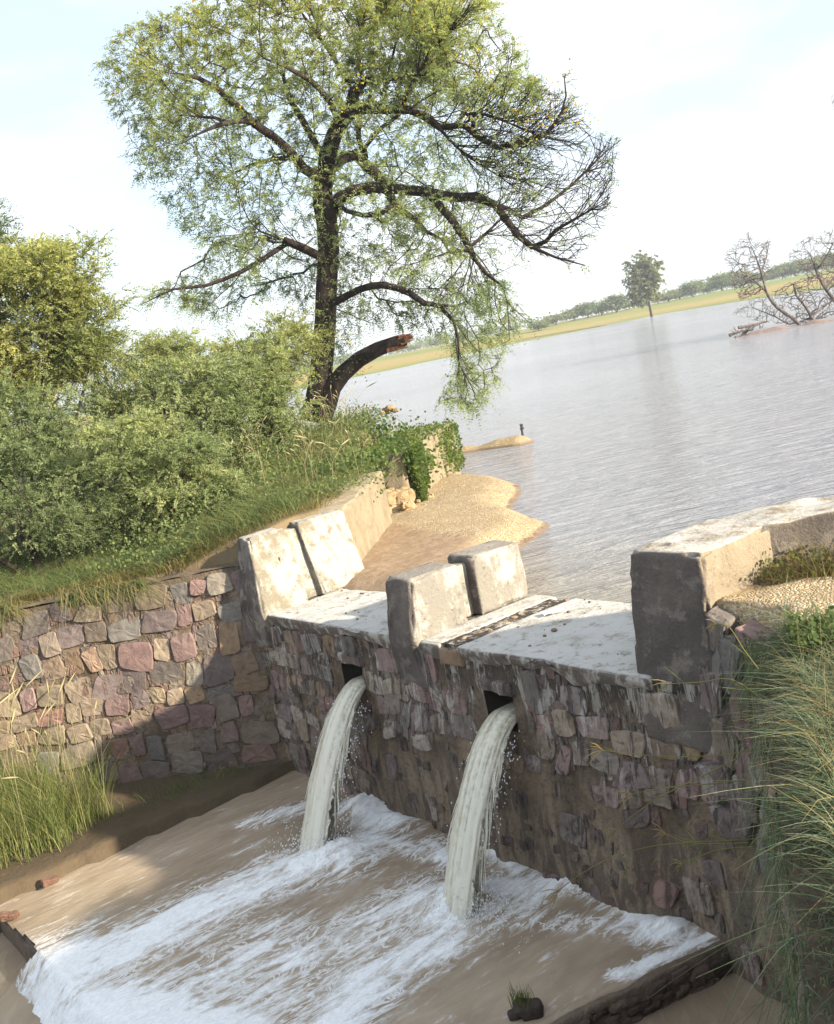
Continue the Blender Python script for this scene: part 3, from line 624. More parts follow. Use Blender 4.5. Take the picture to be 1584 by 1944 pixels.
def pool():
    ax, ay = np.arange(-5.70, .50, .02), np.arange(-4.35, .0, .02); A, B = np.meshgrid(ax, ay, indexing='ij'); P = np.stack([A.ravel(), B.ravel()], 1)
    f = foamf(P); st_ = np.c_[P*np.array([5., 1.7]), P[:, :1]*0]; n = fbm(st_, 1., 5, .6); n2 = fbm(np.c_[P*np.array([1.3, .7]), P[:, :1]*0+3], 9, 4, .6)
    f2 = np.clip(f*(1+.6*n)+.02, 0, 1)
    z = POOLZ+.014*fbm(np.c_[P*np.array([2.5, 1.2]), P[:, :1]*0], 1.1, 3)+f2*(.022*n+.010*n2)+.025*f2
    for (px, py, r_, h_) in ((700, 1535, .20, .18), (740, 1560, .12, .08), (1095, 1668, .2, .1), (955, 1610, .14, .16), (640, 1625, .26, .15), (875, 1712, .25, .15), (1270, 1762, .12, .08)):
        c = onzd(px, py, POOLZ)[:2]; d = np.linalg.norm(P-c, axis=1); z += h_*np.exp(-(d/r_)**2)*(.75+.5*n2+.4*n)
    lip = -3.40+.07*fbm(np.c_[P[:, :1]*2.2, P[:, :1]*0, P[:, :1]*0], 1, 3)
    over = np.clip(lip-P[:, 1], 0, 1); z -= np.where(over > 0, np.minimum(.42, 1.3*over**1.15)+0*over, 0); z = np.where(over > .05, z+.05*n2, z)
    XE = P[:, 0]-(.36+.24*P[:, 1]); kb = sst(-.2, .0, XE); z = z*(1-kb)+kb*(POOLZ-.008+.012*n)-.06*sst(.03, .09, XE+.03*n)
    g = grid(len(ax), len(ay)); xl = -5.52+.08*fbm(np.c_[P[:, 1:]*1.2, P[:, :1]*0, P[:, :1]*0], 1, 3)
    ok = (P[:, 0] > xl) & (XE < .095) & ~((P[:, 1] < lip-.02) & (P[:, 0] < -4.15+.3*fbm(np.c_[P[:, 1:]*3, P[:, :1]*0, P[:, :1]*0], 1, 2)))
    g = g[ok[g].all(1)]; used = np.unique(g); mp = np.zeros(len(P), int); mp[used] = np.arange(len(used))
    o = mesh('pool_water', np.c_[P, z][used], mp[g], M['pool'], attrs={'foam': f2[used]}); tag(o, kind='structure'); o.location = Vector(O); o.rotation_euler = (0, 0, DAMROT)
    Z = z.reshape(A.shape); return lambda x, y: float(Z[int(np.clip((x+5.7)/.02, 0, len(ax)-1)), int(np.clip((y+4.35)/.02, 0, len(ay)-1))])
poolh = pool()

def jet(x0, z0, x1, y1, w0, w1, label, seed):
    e = tag(empty('water_jet', D2W(np.array([x0, 0, z0])), DAMROT), label, 'water jet', 'jets of water pouring from the weir')
    ns, na = 90, 72; s = np.linspace(-.22, 1, ns); th = np.arange(na)*2*np.pi/na; Sg, T = np.meshgrid(s, th, indexing='ij')
    sp_ = np.clip(Sg, 0, 1); zc = z0-.10*sp_-(z0-POOLZ-.10+.03)*sp_**1.75; yc = y1*Sg; xc = x0+(x1-x0)*sp_
    dz = -.10-(z0-POOLZ-.07)*1.75*sp_**.75; tl_ = np.hypot(dz, y1); nz_, ny_ = y1/tl_*-1, dz/tl_     # outward normal in the y-z plane
    w = (w0+(w1-w0)*sp_**.8)*.5; thick = w*(.42+.18*sp_)
    ang = np.stack([np.cos(T)*2.2, np.sin(T)*2.2, Sg*.9+seed], -1); rid = fbm(ang*np.array([1, 1, 1.]), 2.3, 4, .6); fine = fbm(np.stack([np.cos(T)*7, np.sin(T)*7, Sg*2.2+seed], -1), 1.3, 3, .6)
    amp = .06+.22*sp_; k = 1+amp*rid+.10*sp_*fine
    c_, s_ = np.cos(T)*k, np.sin(T)*k
    X = xc+w*c_; Y = yc+thick*s_*ny_; Z = zc+thick*s_*nz_*1.0
    V = np.stack([X-x0, Y, Z-z0], -1).reshape(-1, 3); i = np.arange(ns-1)[:, None]*na+np.arange(na)[None]; j = np.arange(ns-1)[:, None]*na+(np.arange(na)[None]+1) % na
    F = np.stack([i, j, j+na, i+na], -1).reshape(-1, 4)
    strk = np.clip(.52+.45*rid+.35*fine+.22*sp_, 0, 1)
    mesh('stream', V, F, M['jet'], e, attrs={'streak': strk.ravel(), 'edge': (np.abs(np.cos(T))**5*(.25+.75*sp_)).ravel()})
    # ropes of water leaving the edges, and flying drops
    r_ = random.Random(seed); ch = []
    for q in range(60):
        a0 = r_.uniform(.15, .7); ln = r_.uniform(.12, .3); sd = 1 if r_.random() < .75 else -1; o_ = r_.uniform(.75, 1.14); dp = r_.uniform(-.5, .3); pts = []
        for u in np.linspace(0, 1, 7):
            t = a0+ln*u; zz = z0-.10*t-(z0-POOLZ-.07)*t**1.75; ww = (w0+(w1-w0)*t**.8)*.5
            pts.append((x1*t+x0*(1-t)-x0+sd*ww*o_*(1+.10*u)+.008*math.sin(u*7+q), y1*t+.05*dp+.06*sd*u*t, zz-z0, .007*math.sin(math.pi*min(max(u, .04), .96))*r_.uniform(.5, 1.3)))
        ch.append(np.array(pts))
    v1, f1 = tubes(ch, 5); mesh('strands', v1, f1, M['jet'], e, attrs={'streak': np.full(len(v1), .75)})['kind'] = 'stuff'
    d = MB()
    for q in range(1700):
        base = r_.random() < .8
        if base:
            an = r_.uniform(0, 6.28); rad = abs(r_.gauss(.12, .2)); p = (x1-x0+rad*math.cos(an)*1.3+.05, y1+rad*math.sin(an)*.9+.05, POOLZ-z0+.03+abs(r_.gauss(0, .085)))
        else:
            t = r_.uniform(.2, 1); zz = z0-.10*t-(z0-POOLZ-.07)*t**1.75; p = ((x1-x0)*t+w1*r_.choice((-1, 1, 1, 1))*r_.uniform(.4, .75), y1*t+r_.gauss(.04, .05), zz-z0+r_.gauss(0, .03))
        s2 = r_.uniform(.002, .008); v2 = np.array([(1, 0, 0), (-1, 0, 0), (0, 1, 0), (0, -1, 0), (0, 0, 1.4), (0, 0, -1.4)])*s2+np.array(p)
        d.add(v2, [(0, 2, 4), (2, 1, 4), (1, 3, 4), (3, 0, 4), (2, 0, 5), (1, 2, 5), (3, 1, 5), (0, 3, 5)])
    d.build('spray', M['spray'], e)['kind'] = 'stuff'
jet(-3.74, -.60, -3.42, -1.02, .27, .42, 'left jet of muddy water pouring from the weir nearer the stone retaining wall', 11)
jet(-1.57, -.58, -1.44, -.92, .30, .36, 'right jet of muddy water pouring from the outlet nearer the dark pier', 29)

# ------------------------------------------------------------------ trees
class Tree:
    def __init__(s): s.p = []; s.par = []; s.r = []; s.limb = []; s.fixed = []
    def node(s, p, par, r, limb, fixed): s.p.append(np.asarray(p, float)); s.par.append(par); s.r.append(r); s.limb.append(limb); s.fixed.append(fixed); return len(s.p)-1
    def limbline(s, pts, rad, limb, attach=True, sub=.28):
        pts = [np.asarray(p, float) for p in pts]
        # smooth (Catmull-Rom) resampling
        out = []; rs = []; n = len(pts); rad = np.interp(np.linspace(0, 1, n), np.linspace(0, 1, len(rad)), rad)
        for i in range(n-1):
            p0, p1, p2, p3 = pts[max(i-1, 0)], pts[i], pts[i+1], pts[min(i+2, n-1)]; m = max(1, int(np.linalg.norm(p2-p1)/sub))
            for k in range(m):
                t = k/m; out.append(.5*((2*p1)+(-p0+p2)*t+(2*p0-5*p1+4*p2-p3)*t*t+(-p0+3*p1-3*p2+p3)*t**3)); rs.append(rad[i]+(rad[i+1]-rad[i])*t)
        out.append(pts[-1]); rs.append(rad[-1])
        par = -1
        if attach and s.p: par = int(np.argmin([((q-out[0])**2).sum() for q in s.p]))
        for p, r in zip(out, rs): par = s.node(p, par, r, limb, True)
        return par
    def grow(s, T, rtip, alpha=.25, sub=.3, jit=.12, minpar=0, sag=0., only=None):
        """join every target to the nearest wood so far, nearest targets first; returns tip node ids"""
        P = np.array(s.p); cost = np.zeros(len(P))
        for i, pa in enumerate(s.par):
            if pa >= 0: cost[i] = cost[pa]+(np.linalg.norm(P[i]-P[pa]) if not s.fixed[i] else .15*np.linalg.norm(P[i]-P[pa]))
        cap = len(P)+len(T)*40; PP = np.zeros((cap, 3)); PP[:len(P)] = P; CC = np.full(cap, 1e9); CC[:len(P)] = cost; n = len(P); tips = []
        if minpar: CC[:minpar] = 1e6
        dist = np.array([((P-t)**2).sum(1).min() for t in T])
        for ti in np.argsort(dist):
            t = T[ti]; d = np.linalg.norm(PP[:n]-t, axis=1); j = int(np.argmin(d+alpha*CC[:n])); L = d[j]
            if L < .03: tips.append(j); continue
            m = max(2, min(30, int(L/sub)+1)); a = PP[j]; pj = s.par[j]
            tan = unit(a-PP[pj]) if pj >= 0 else np.array([0, 0, 1.])
            ctrl = a+(t-a)*.45+tan*L*.22+RNG.normal(size=3)*L*.06; par = j
            for k in range(1, m+1):
                u = k/m; q = (1-u)**2*a+2*u*(1-u)*ctrl+u*u*t
                if k < m: q = q+RNG.normal(size=3)*jit*min(sub, L/m)
                q[2] -= sag*L*u*(1-u)
                c0 = CC[par] if CC[par] < 1e5 else 0
                CC[n] = c0+np.linalg.norm(q-PP[par]); PP[n] = q; n += 1
                par = s.node(q, par, 0., s.limb[j], False)
            tips.append(par)
        s._rt = rtip; return tips
    def radii(s, rtip, ex=2.4, cap=.62):
        n = len(s.p); acc = np.zeros(n); r = np.array(s.r)
        for i in range(n-1, -1, -1):
            if not s.fixed[i]: r[i] = max(acc[i], rtip**ex)**(1/ex)
            if s.par[i] >= 0: acc[s.par[i]] += r[i]**ex
        for i in range(n):
            pa = s.par[i]
            if pa >= 0 and not s.fixed[i]: r[i] = min(r[i], r[pa]*(.97 if not s.fixed[pa] else cap))
        s.r = list(r)
    def chains(s):
        n = len(s.p); kids = [[] for _ in range(n)]
        for i, pa in enumerate(s.par):
            if pa >= 0: kids[pa].append(i)
        main = [-1]*n
        for i in range(n):
            if kids[i]: main[i] = max(kids[i], key=lambda k: (s.limb[k] == s.limb[i], s.r[k]))
        out = {}
        for i in range(n):
            pa = s.par[i]
            if pa >= 0 and main[pa] == i and s.limb[pa] == s.limb[i]: continue
            c = []
            if pa >= 0: c.append((*s.p[pa], min(s.r[i]*1.15, s.r[pa])))
            j = i
            while j >= 0:
                c.append((*s.p[j], s.r[j])); nj = main[j]
                j = nj if nj >= 0 and s.limb[nj] == s.limb[j] else -1
            if len(c) > 1: out.setdefault(s.limb[i], []).append(np.array(c))
        return out
def leaves_on(t, tips, per, spread, ln, wd, colfn, dens=None, back=3):
    P = np.array(t.p); base = []; dirs = []
    tips = np.asarray(tips); k = np.full(len(tips), per) if dens is None else np.round(per*dens).astype(int)
    idx = np.repeat(np.arange(len(tips)), k); u = RNG.random(len(idx)); nd = tips[idx].copy(); par = np.array(t.par)
    for b in range(back):
        mv = (u > (b+1)/(back+1)); nx = par[nd]; nd = np.where(mv & (nx >= 0), nx, nd)
    pa = np.where(par[nd] >= 0, par[nd], nd); f = RNG.random(len(nd))[:, None]; p = P[nd]*(1-f)+P[pa]*f
    td = unit(P[nd]-P[pa]+1e-6); off = RNG.normal(size=p.shape)*spread; p = p+off
    d = unit(td*.7+unit(off)*.6+RNG.normal(size=p.shape)*.5+np.array([0, 0, -.2]))
    v, f_ = leafmesh(p, d, ln*RNG.uniform(.6, 1.3, len(p)), wd*RNG.uniform(.7, 1.3, len(p)))
    return v, f_, np.repeat(colfn(p)*np.repeat(RNG.uniform(.72, 1.28, len(tips)), k)[:, None], 4, axis=0)
def fronds(t, tips, per, L, m, ln, wd, colfn, ctr, droop=.35, dens=None, up=.15, zs=1.):
    """feathery sprays: a short arching stalk carrying leaflets on both sides"""
    tips = np.asarray(tips); P0 = np.array(t.p); k = np.full(len(tips), per) if dens is None else np.floor(per*dens+RNG.random(len(tips))).astype(int)
    idx = np.repeat(np.arange(len(tips)), k); P = P0[tips[idx]]; par = np.array(t.par)[tips[idx]]; tan = unit(P-P0[np.maximum(par, 0)]+1e-6); n = len(P)
    f = RNG.random((n, 1)); P = P*(1-.7*f)+P0[np.maximum(par, 0)]*.7*f
    D = unit(tan*.45+unit((P-ctr)*np.array([1, 1, zs]))*.55+RNG.normal(size=(n, 3))*.6+np.array([0, 0, up])); Ls = L*RNG.uniform(.5, 1.25, n)
    u = np.linspace(.12, 1, m)[None, :, None]; pos = P[:, None]+D[:, None]*Ls[:, None, None]*u; pos[..., 2] -= droop*Ls[:, None]*u[..., 0]**2
    tg = D[:, None]*np.ones((1, m, 1)); tg[..., 2] -= 2*droop*u[..., 0]; tg = unit(tg); side = unit(np.cross(tg, RNG.normal(size=(n, 1, 3))+np.array([0, 0, 1.5])))
    d = np.stack([unit(tg*.55+side), unit(tg*.55-side)], 2)+RNG.normal(size=(n, m, 2, 3))*.22; pos = np.stack([pos, pos], 2).reshape(-1, 3); d = unit(d.reshape(-1, 3))
    sz = np.broadcast_to((1.12-.5*u)*np.ones((n, 1, 1)), (n, m, 1)).repeat(2, 2).reshape(-1)*RNG.uniform(.75, 1.25, len(pos))
    v, f_ = leafmesh(pos, d, ln*sz, wd*sz, .25); c = colfn(pos[::m*2]); c = np.repeat(c, m*2, 0)*RNG.uniform(.88, 1.12, (len(pos), 1))
    return v, f_, np.repeat(c, 4, 0)
def leafcol(a, b, c=None, fr=.0, sc=.9, seed=0):
    a, b = np.array(a), np.array(b)
    def f(p):
        n = sst(-.45, .45, fbm(p+seed, sc, 3))[:, None]; col = a*(1-n)+b*n; col = col*RNG.uniform(.72, 1.3, (len(p), 1))
        if c is not None: m = RNG.random(len(p)) < fr; col[m] = np.array(c)
        return col
    return f
def sample_poly(poly, n, rnd=RNG):
    poly = np.array(poly, float); lo, hi = poly.min(0), poly.max(0); out = []
    while len(out) < n:
        p = lo+(hi-lo)*rnd.random((n*2, 2)); d = polysd(p, poly); out += list(np.c_[p, d][d > 0])
    return np.array(out[:n])

# --- the big acacia
TY = 24.0; HT = TY/FPX
def TP(px, py, dy=0.): return aty(px, py, TY+dy)
ac = Tree(); K = HT
def L(limb, pts, rad, dys, attach=True):
    dy = np.interp(np.linspace(0, 1, len(pts)), np.linspace(0, 1, len(dys)), dys)
    return ac.limbline([TP(x, y, d) for (x, y), d in zip(pts, dy)], [r*K for r in rad], limb, attach)
L('trunk', [(598, 800), (604, 760), (609, 715), (614, 660), (618, 606), (620, 540), (624, 470), (621, 425), (613, 385), (613, 355), (619, 333), (622, 297), (634, 258), (650, 227), (667, 210), (672, 176), (690, 156), (729, 147), (779, 141), (840, 132), (862, 117)], [30, 25, 22, 21, 20.5, 20, 20, 20, 19, 18, 18, 16, 15, 15, 14, 11, 9, 8, 7, 5, 3], [0, 0, .3, 0, -.5])
LIMBS = [
 ('limb1', [(664, 216), (680, 210), (696, 207), (734, 208), (779, 209), (817, 224), (847, 258), (885, 295), (946, 333)], [12, 10, 8.5, 8, 7, 5, 2.5, 2, 1.2], [0, -1.2, -1.8]),
 ('limb1', [(800, 219), (835, 243), (855, 240), (877, 237), (893, 246), (900, 235), (887, 218), (908, 214), (961, 231), (1010, 250)], [5.5, 5.5, 5.5, 5.5, 5, 4, 3.5, 3, 2, 1], [-.9, -1.6, -2.2]),
 ('limb1', [(893, 248), (910, 262), (946, 280), (999, 269), (1033, 258), (1067, 212), (1075, 182), (1071, 140)], [5, 5, 4.5, 4, 3.2, 2.2, 1.6, .8], [-1.6, -2.2]),
 ('limb2', [(619, 333), (632, 314), (650, 300), (677, 295), (696, 314), (718, 333), (732, 356), (749, 383), (764, 401), (790, 417), (809, 439), (840, 455)], [13, 12.5, 11, 10.5, 10.5, 10.5, 9, 8, 7, 5, 4, 2.5], [0, .8, 1.2]),
 ('limb3', [(622, 420), (632, 398), (646, 377), (667, 363), (715, 356), (764, 360), (809, 364), (862, 375), (904, 373), (942, 390), (961, 417), (984, 447), (1010, 469), (1037, 458), (1056, 436), (1093, 415), (1124, 398)], [14, 13, 12, 11, 10, 9.5, 9, 8.5, 8, 7.5, 6.5, 6, 5, 4, 3, 2.2, 1.2], [0, -.8, -1.4, -2.4]),
 ('limb3', [(942, 390), (963, 396), (991, 413), (1029, 394), (1075, 360), (1112, 326), (1150, 288), (1180, 265)], [5, 4.5, 4, 3.4, 2.8, 2.2, 1.5, .8], [-1.2, -.4]),
 ('limb3', [(1005, 466), (1030, 478), (1056, 489), (1112, 504)], [4, 3, 2.2, .9], [-1.9, -2.6]),
 ('limb3', [(809, 364), (826, 380), (855, 413), (881, 451), (900, 489), (923, 519), (953, 542)], [7, 7, 7, 6.5, 5, 3.5, 1.6], [-1, -2.5]),
 ('limb3', [(893, 468), (923, 443), (950, 417)], [4, 3, 1.5], [-2, -1.5]),
 ('limb3', [(893, 476), (878, 475), (840, 483)], [4, 3.5, 2], [-2.1, -2.2]),
 ('limb2', [(616, 372), (635, 380), (658, 401), (688, 409), (726, 403), (752, 383)], [4, 4.5, 4.5, 5, 5, 4], [-.3, -.5, .9]),
 ('limb4', [(617, 343), (598, 332), (578, 321), (551, 288), (521, 261), (483, 235), (453, 205), (415, 170), (377, 148), (339, 140)], [11, 10, 9, 8.5, 8, 7, 6.5, 5.5, 4, 2], [0, -.5, -1.5]),
 ('limb4', [(553, 300), (530, 301), (513, 303), (475, 314), (422, 341)], [5, 4.5, 4, 3, 1.2], [-.4, 1.0]),
 ('limb4', [(483, 235), (468, 229), (422, 235), (369, 258)], [5, 5, 4, 1.5], [-1, -2.2]),
 ('limb4', [(430, 232), (407, 223), (358, 222)], [3.5, 3, 1.2], [-1.4, -.6]),
 ('limb5', [(618, 300), (608, 288), (589, 254), (570, 220), (551, 186), (532, 125)], [7.5, 7, 6.5, 6, 5, 2.5], [0, 1.4]),
 ('limb6', [(650, 228), (640, 223), (627, 193), (589, 152), (545, 128), (500, 110)], [6.5, 6, 5.5, 5, 3.5, 1.5], [0, -1, -1.6]),
 ('limb7', [(622, 497), (604, 485), (574, 470), (540, 456), (494, 439)], [9, 8, 8, 6.5, 2], [0, -.8, -1.2]),
 ('limb7', [(548, 460), (510, 485), (460, 515), (392, 542), (331, 549), (282, 572)], [5, 4.6, 4, 3, 2, 1], [-.7, -2.2]),
 ('limb8', [(622, 580), (640, 572), (684, 549), (729, 541), (779, 557), (806, 576), (862, 581)], [7, 7, 6.5, 6.5, 6, 5, 2], [0, -1.2, -1.8]),
 ('limb8', [(820, 577), (836, 583), (862, 610), (870, 644), (872, 690), (868, 720)], [4.5, 4, 3, 2.2, 1.5, .8], [-1.6, -2.0]),
 ('limb9', [(693, 300), (681, 262), (681, 250), (684, 215), (700, 201), (706, 160), (700, 100)], [5, 5, 5, 4.5, 4, 3.5, 2], [.5, 1.2]),
 ('limb9', [(696, 300), (693, 280), (726, 242), (756, 220), (776, 178), (800, 120)], [4.5, 4.5, 4, 3.5, 3, 1.5], [.5, .2, .9]),
 ('limb10', [(728, 206), (729, 190), (733, 163), (745, 110), (760, 50)], [3.5, 3.5, 3.2, 2.6, 1.5], [-.8, .2]),
 ('limb10', [(762, 205), (772, 185), (777, 170), (810, 110), (850, 60)], [3.5, 3.5, 3.2, 2.6, 1.5], [-1, -1.8]),
 ('limb11', [(674, 180), (640, 120), (600, 60), (570, 20)], [4.5, 4, 3, 1.5], [0, .5]),
 ('limb11', [(690, 156), (680, 100), (690, 40), (700, -30)], [5, 4, 3, 1.5], [.3, .6]),
]
for a in LIMBS: L(*a)
nf0 = len(ac.p)
crown = [(185, 118), (225, 70), (262, 45), (335, 25), (415, -35), (600, -95), (800, -90), (935, -15), (955, 60), (1005, 120), (1000, 150), (1050, 170), (1080, 190), (1130, 255), (1178, 262), (1165, 330), (1150, 425), (1085, 500), (1010, 478), (960, 520), (955, 560), (1012, 610), (965, 640), (950, 705), (905, 770), (830, 760), (865, 690), (848, 640), (790, 625), (700, 620), (640, 690), (605, 690), (590, 600), (540, 545), (470, 580), (415, 605), (350, 575), (262, 585), (330, 530), (400, 470), (345, 430), (300, 370), (245, 320), (240, 250), (205, 190)]
def acacia_targets(n, keep):
    pd = sample_poly(crown, n); p, d = pd[:, :2], pd[:, 2]
    hole = np.zeros(len(p), bool)       # open gaps where the sky or lake shows
    for (x, y, a, b) in ((560, 400, 55, 40), (430, 400, 35, 30), (690, 440, 40, 26), (770, 300, 45, 22), (900, 320, 40, 26), (700, 610, 45, 30), (665, 500, 18, 40), (590, 420, 30, 60), (930, 600, 25, 30), (470, 290, 35, 14), (800, 410, 30, 16), (820, 660, 30, 60), (690, 640, 80, 40)):
        hole |= ((p[:, 0]-x)/a)**2+((p[:, 1]-y)/b)**2 < 1
    kp = ~hole | (RNG.random(len(p)) < keep); p, d = p[kp], d[kp]
    depth = np.clip(d*1.2, 25, 330)*K*np.clip(RNG.normal(size=len(p))*.62, -1.25, 1.25)
    return np.array([TP(x, y, .35+dd*.85) for (x, y), dd in zip(p, depth)]), p
T1, p1 = acacia_targets(320, .25); ac.grow(T1, .004, .12, .3, .16)
def whips(t, n, lmin, lmax, out, xr=None):
    """long curved twigs with side twigs, springing from the limbs"""
    P = np.array(t.p); par = t.par; cand = [i for i in range(1, nf0) if t.r[i] < 9.5*K and t.limb[i] != 'trunk']; w = np.array([1/(.25+t.r[i]/K) for i in cand])
    if xr is not None: w = w*np.array([1. if P[i][0] > xr else 0. for i in cand])
    w /= w.sum(); ctr = TP(640, 400)
    cpoly = np.array(crown, float)
    def inside(p):
        v = p-np.array([0, 0, CAMZ]); z = v@np.array(fwd); return polysd(np.array([[792+FPX*(v@np.array(cx))/z, 972-FPX*(v@np.array(cy))/z]]), cpoly)[0] > -6
    def run(i, d, ln, lev):
        m = max(3, int(ln/.14)); p = t.p[i]; q = i
        d = d.copy(); cv = RNG.normal(size=3)*.05+np.array([0, 0, .045 if lev == 0 else .02])
        for k in range(m):
            d = unit(d+cv+RNG.normal(size=3)*.06); p = p+d*ln/m
            if not inside(p): break
            q = t.node(p, q, 0., t.limb[i], False)
            if lev < 2 and k > 0 and RNG.random() < (.62 if lev == 0 else .4): run(q, unit(d+unit(np.cross(d, RNG.normal(size=3)))*RNG.uniform(.5, 1.0)), ln*RNG.uniform(.25, .55)*(1-k/m*.5), lev+1)
        out.append(q)
    for i in RNG.choice(cand, n, p=w):
        d0 = unit(t.p[i]-t.p[par[i]]); rad = unit(t.p[i]-ctr); run(int(i), unit(d0*.55+rad*.6+RNG.normal(size=3)*np.array([.5, .75, .5])), RNG.uniform(lmin, lmax), 0)
wt = []; whips(ac, 300, .7, 1.7, wt, TP(800, 300)[0]); wt2 = []; whips(ac, 240, .6, 1.6, wt2)
T2, p2 = acacia_targets(5600, .6); kk_ = (p2[:, 0] < 930) | (p2[:, 1] > 520) | (RNG.random(len(p2)) < .25); T2 = T2[kk_]; tips = ac.grow(T2, .004, .10, .22, .16, sag=.06)
ac.radii(.0056, 2.7)
tips = list(tips)+wt2+wt
order = np.argsort([((np.array(ac.p[0])-t)**2).sum()*0+k for k, t in enumerate(T2)])
TP2 = np.array([ac.p[i] for i in tips]); uv = []
for p in TP2:
    v = p-np.array([0, 0, CAMZ]); dz_ = v@np.array(fwd); uv.append((792+FPX*(v@np.array(cx))/dz_, 972-FPX*(v@np.array(cy))/dz_))
uv = np.array(uv)
bare = sst(930, 1030, uv[:, 0])*sst(160, 220, uv[:, 1])                 # the lakeward side is nearly leafless
bare = np.maximum(bare, sst(1000, 1040, uv[:, 0])*sst(100, 150, uv[:, 1])); bare = np.maximum(bare, .85*sst(820, 900, uv[:, 0])*sst(190, 240, uv[:, 1])*sst(560, 500, uv[:, 1]))
dens = np.clip(1-.95*bare, .05, 1)*(.85+.5*sst(330, 60, uv[:, 1]))*np.clip(1+.35*fbm(TP2, .8, 2), .4, 1.4)
acacia = tag(empty('acacia_tree', TP(606, 790)), 'large spreading acacia with a broken limb, leaning over the lake bank', 'tree'); loc = np.array(acacia.location)
for nm, ch in ac.chains().items():
    v, f = tubes(ch); mesh('trunk' if nm == 'trunk' else 'limb', v-loc, f, M['bark'], acacia)
tw = leafcol((.23, .28, .16), (.36, .395, .19), sc=.7)
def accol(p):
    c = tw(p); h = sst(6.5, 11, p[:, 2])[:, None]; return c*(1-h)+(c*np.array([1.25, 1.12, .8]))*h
v, f, c = fronds(ac, tips, 3.3, .29, 8, .060, .025, accol, TP(640, 420), .45, dens*(1-.45*sst(820, 900, uv[:, 0])*sst(330, 250, uv[:, 1]))*np.clip(1.0+1.2*fbm(TP2+3, 1.1, 3), .1, 1.7), .0); mesh('crown', v-loc, f, M['leaf'], acacia, col=c)
fl = (uv[:, 1] < 240) & (RNG.random(len(uv)) < .13); fp = np.repeat(TP2[fl], 3, 0)+RNG.normal(size=(fl.sum()*3, 3))*.12
v, f = leafmesh(fp, unit(RNG.normal(size=fp.shape)), .055, .05); mesh('blossom', v-loc, f, M['leaf'], acacia, col=np.tile((.62, .40, .03), (len(v), 1)))
# shoots of leaves up the trunk
tk = []
for (x, y) in ((610, 580), (632, 610), (640, 660), (610, 640), (600, 690), (596, 720), (650, 700), (628, 650), (612, 690), (640, 600), (655, 640), (680, 690)):
    for k in range(80): tk.append(TP(x+RNG.normal()*16, y+RNG.normal()*22, -.35+RNG.normal()*.25))
tk = np.array(tk); v, f = leafmesh(tk, unit(RNG.normal(size=tk.shape)), .06, .026); mesh('trunk_shoots', v-loc, f, M['leaf'], acacia, col=np.repeat(tw(tk), 4, 0))
br = Tree(); br.limbline([TP(x, y, d) for x, y, d in ((604, 795, -.1), (622, 765, -.1), (632, 735, -.15), (651, 709, -.2), (682, 682, -.35), (717, 663, -.5), (752, 650, -.65), (770, 645, -.7))], [r*K for r in (26, 19, 17, 16, 15, 13.5, 12, 11)], 'b', False); br.radii(.01)
v, f = tubes(br.chains()['b']); bl = mesh('broken_limb', v-loc, f, M['bark'], acacia); bl['label'] = 'thick snapped limb with a splintered reddish end'
sp_ = []
for k in range(26):
    a, b = random.uniform(-9, 9), random.uniform(-.1, .1); sp_.append(np.array([(*TP(760+random.uniform(-6, 4), 648+a, -.68+b), .04), (*TP(776+random.uniform(-4, 10), 641+a*.8, -.72+b), .008)]))
for k in range(7): sp_.append(np.array([(*TP(735, 664+k*.7, -.72), .025), (*TP(772+random.uniform(-8, 5), 655+k, -.76), .008)]))
v, f = tubes(sp_, 5); mesh('splinters', v-loc, f, M['brokenwood'], bl)

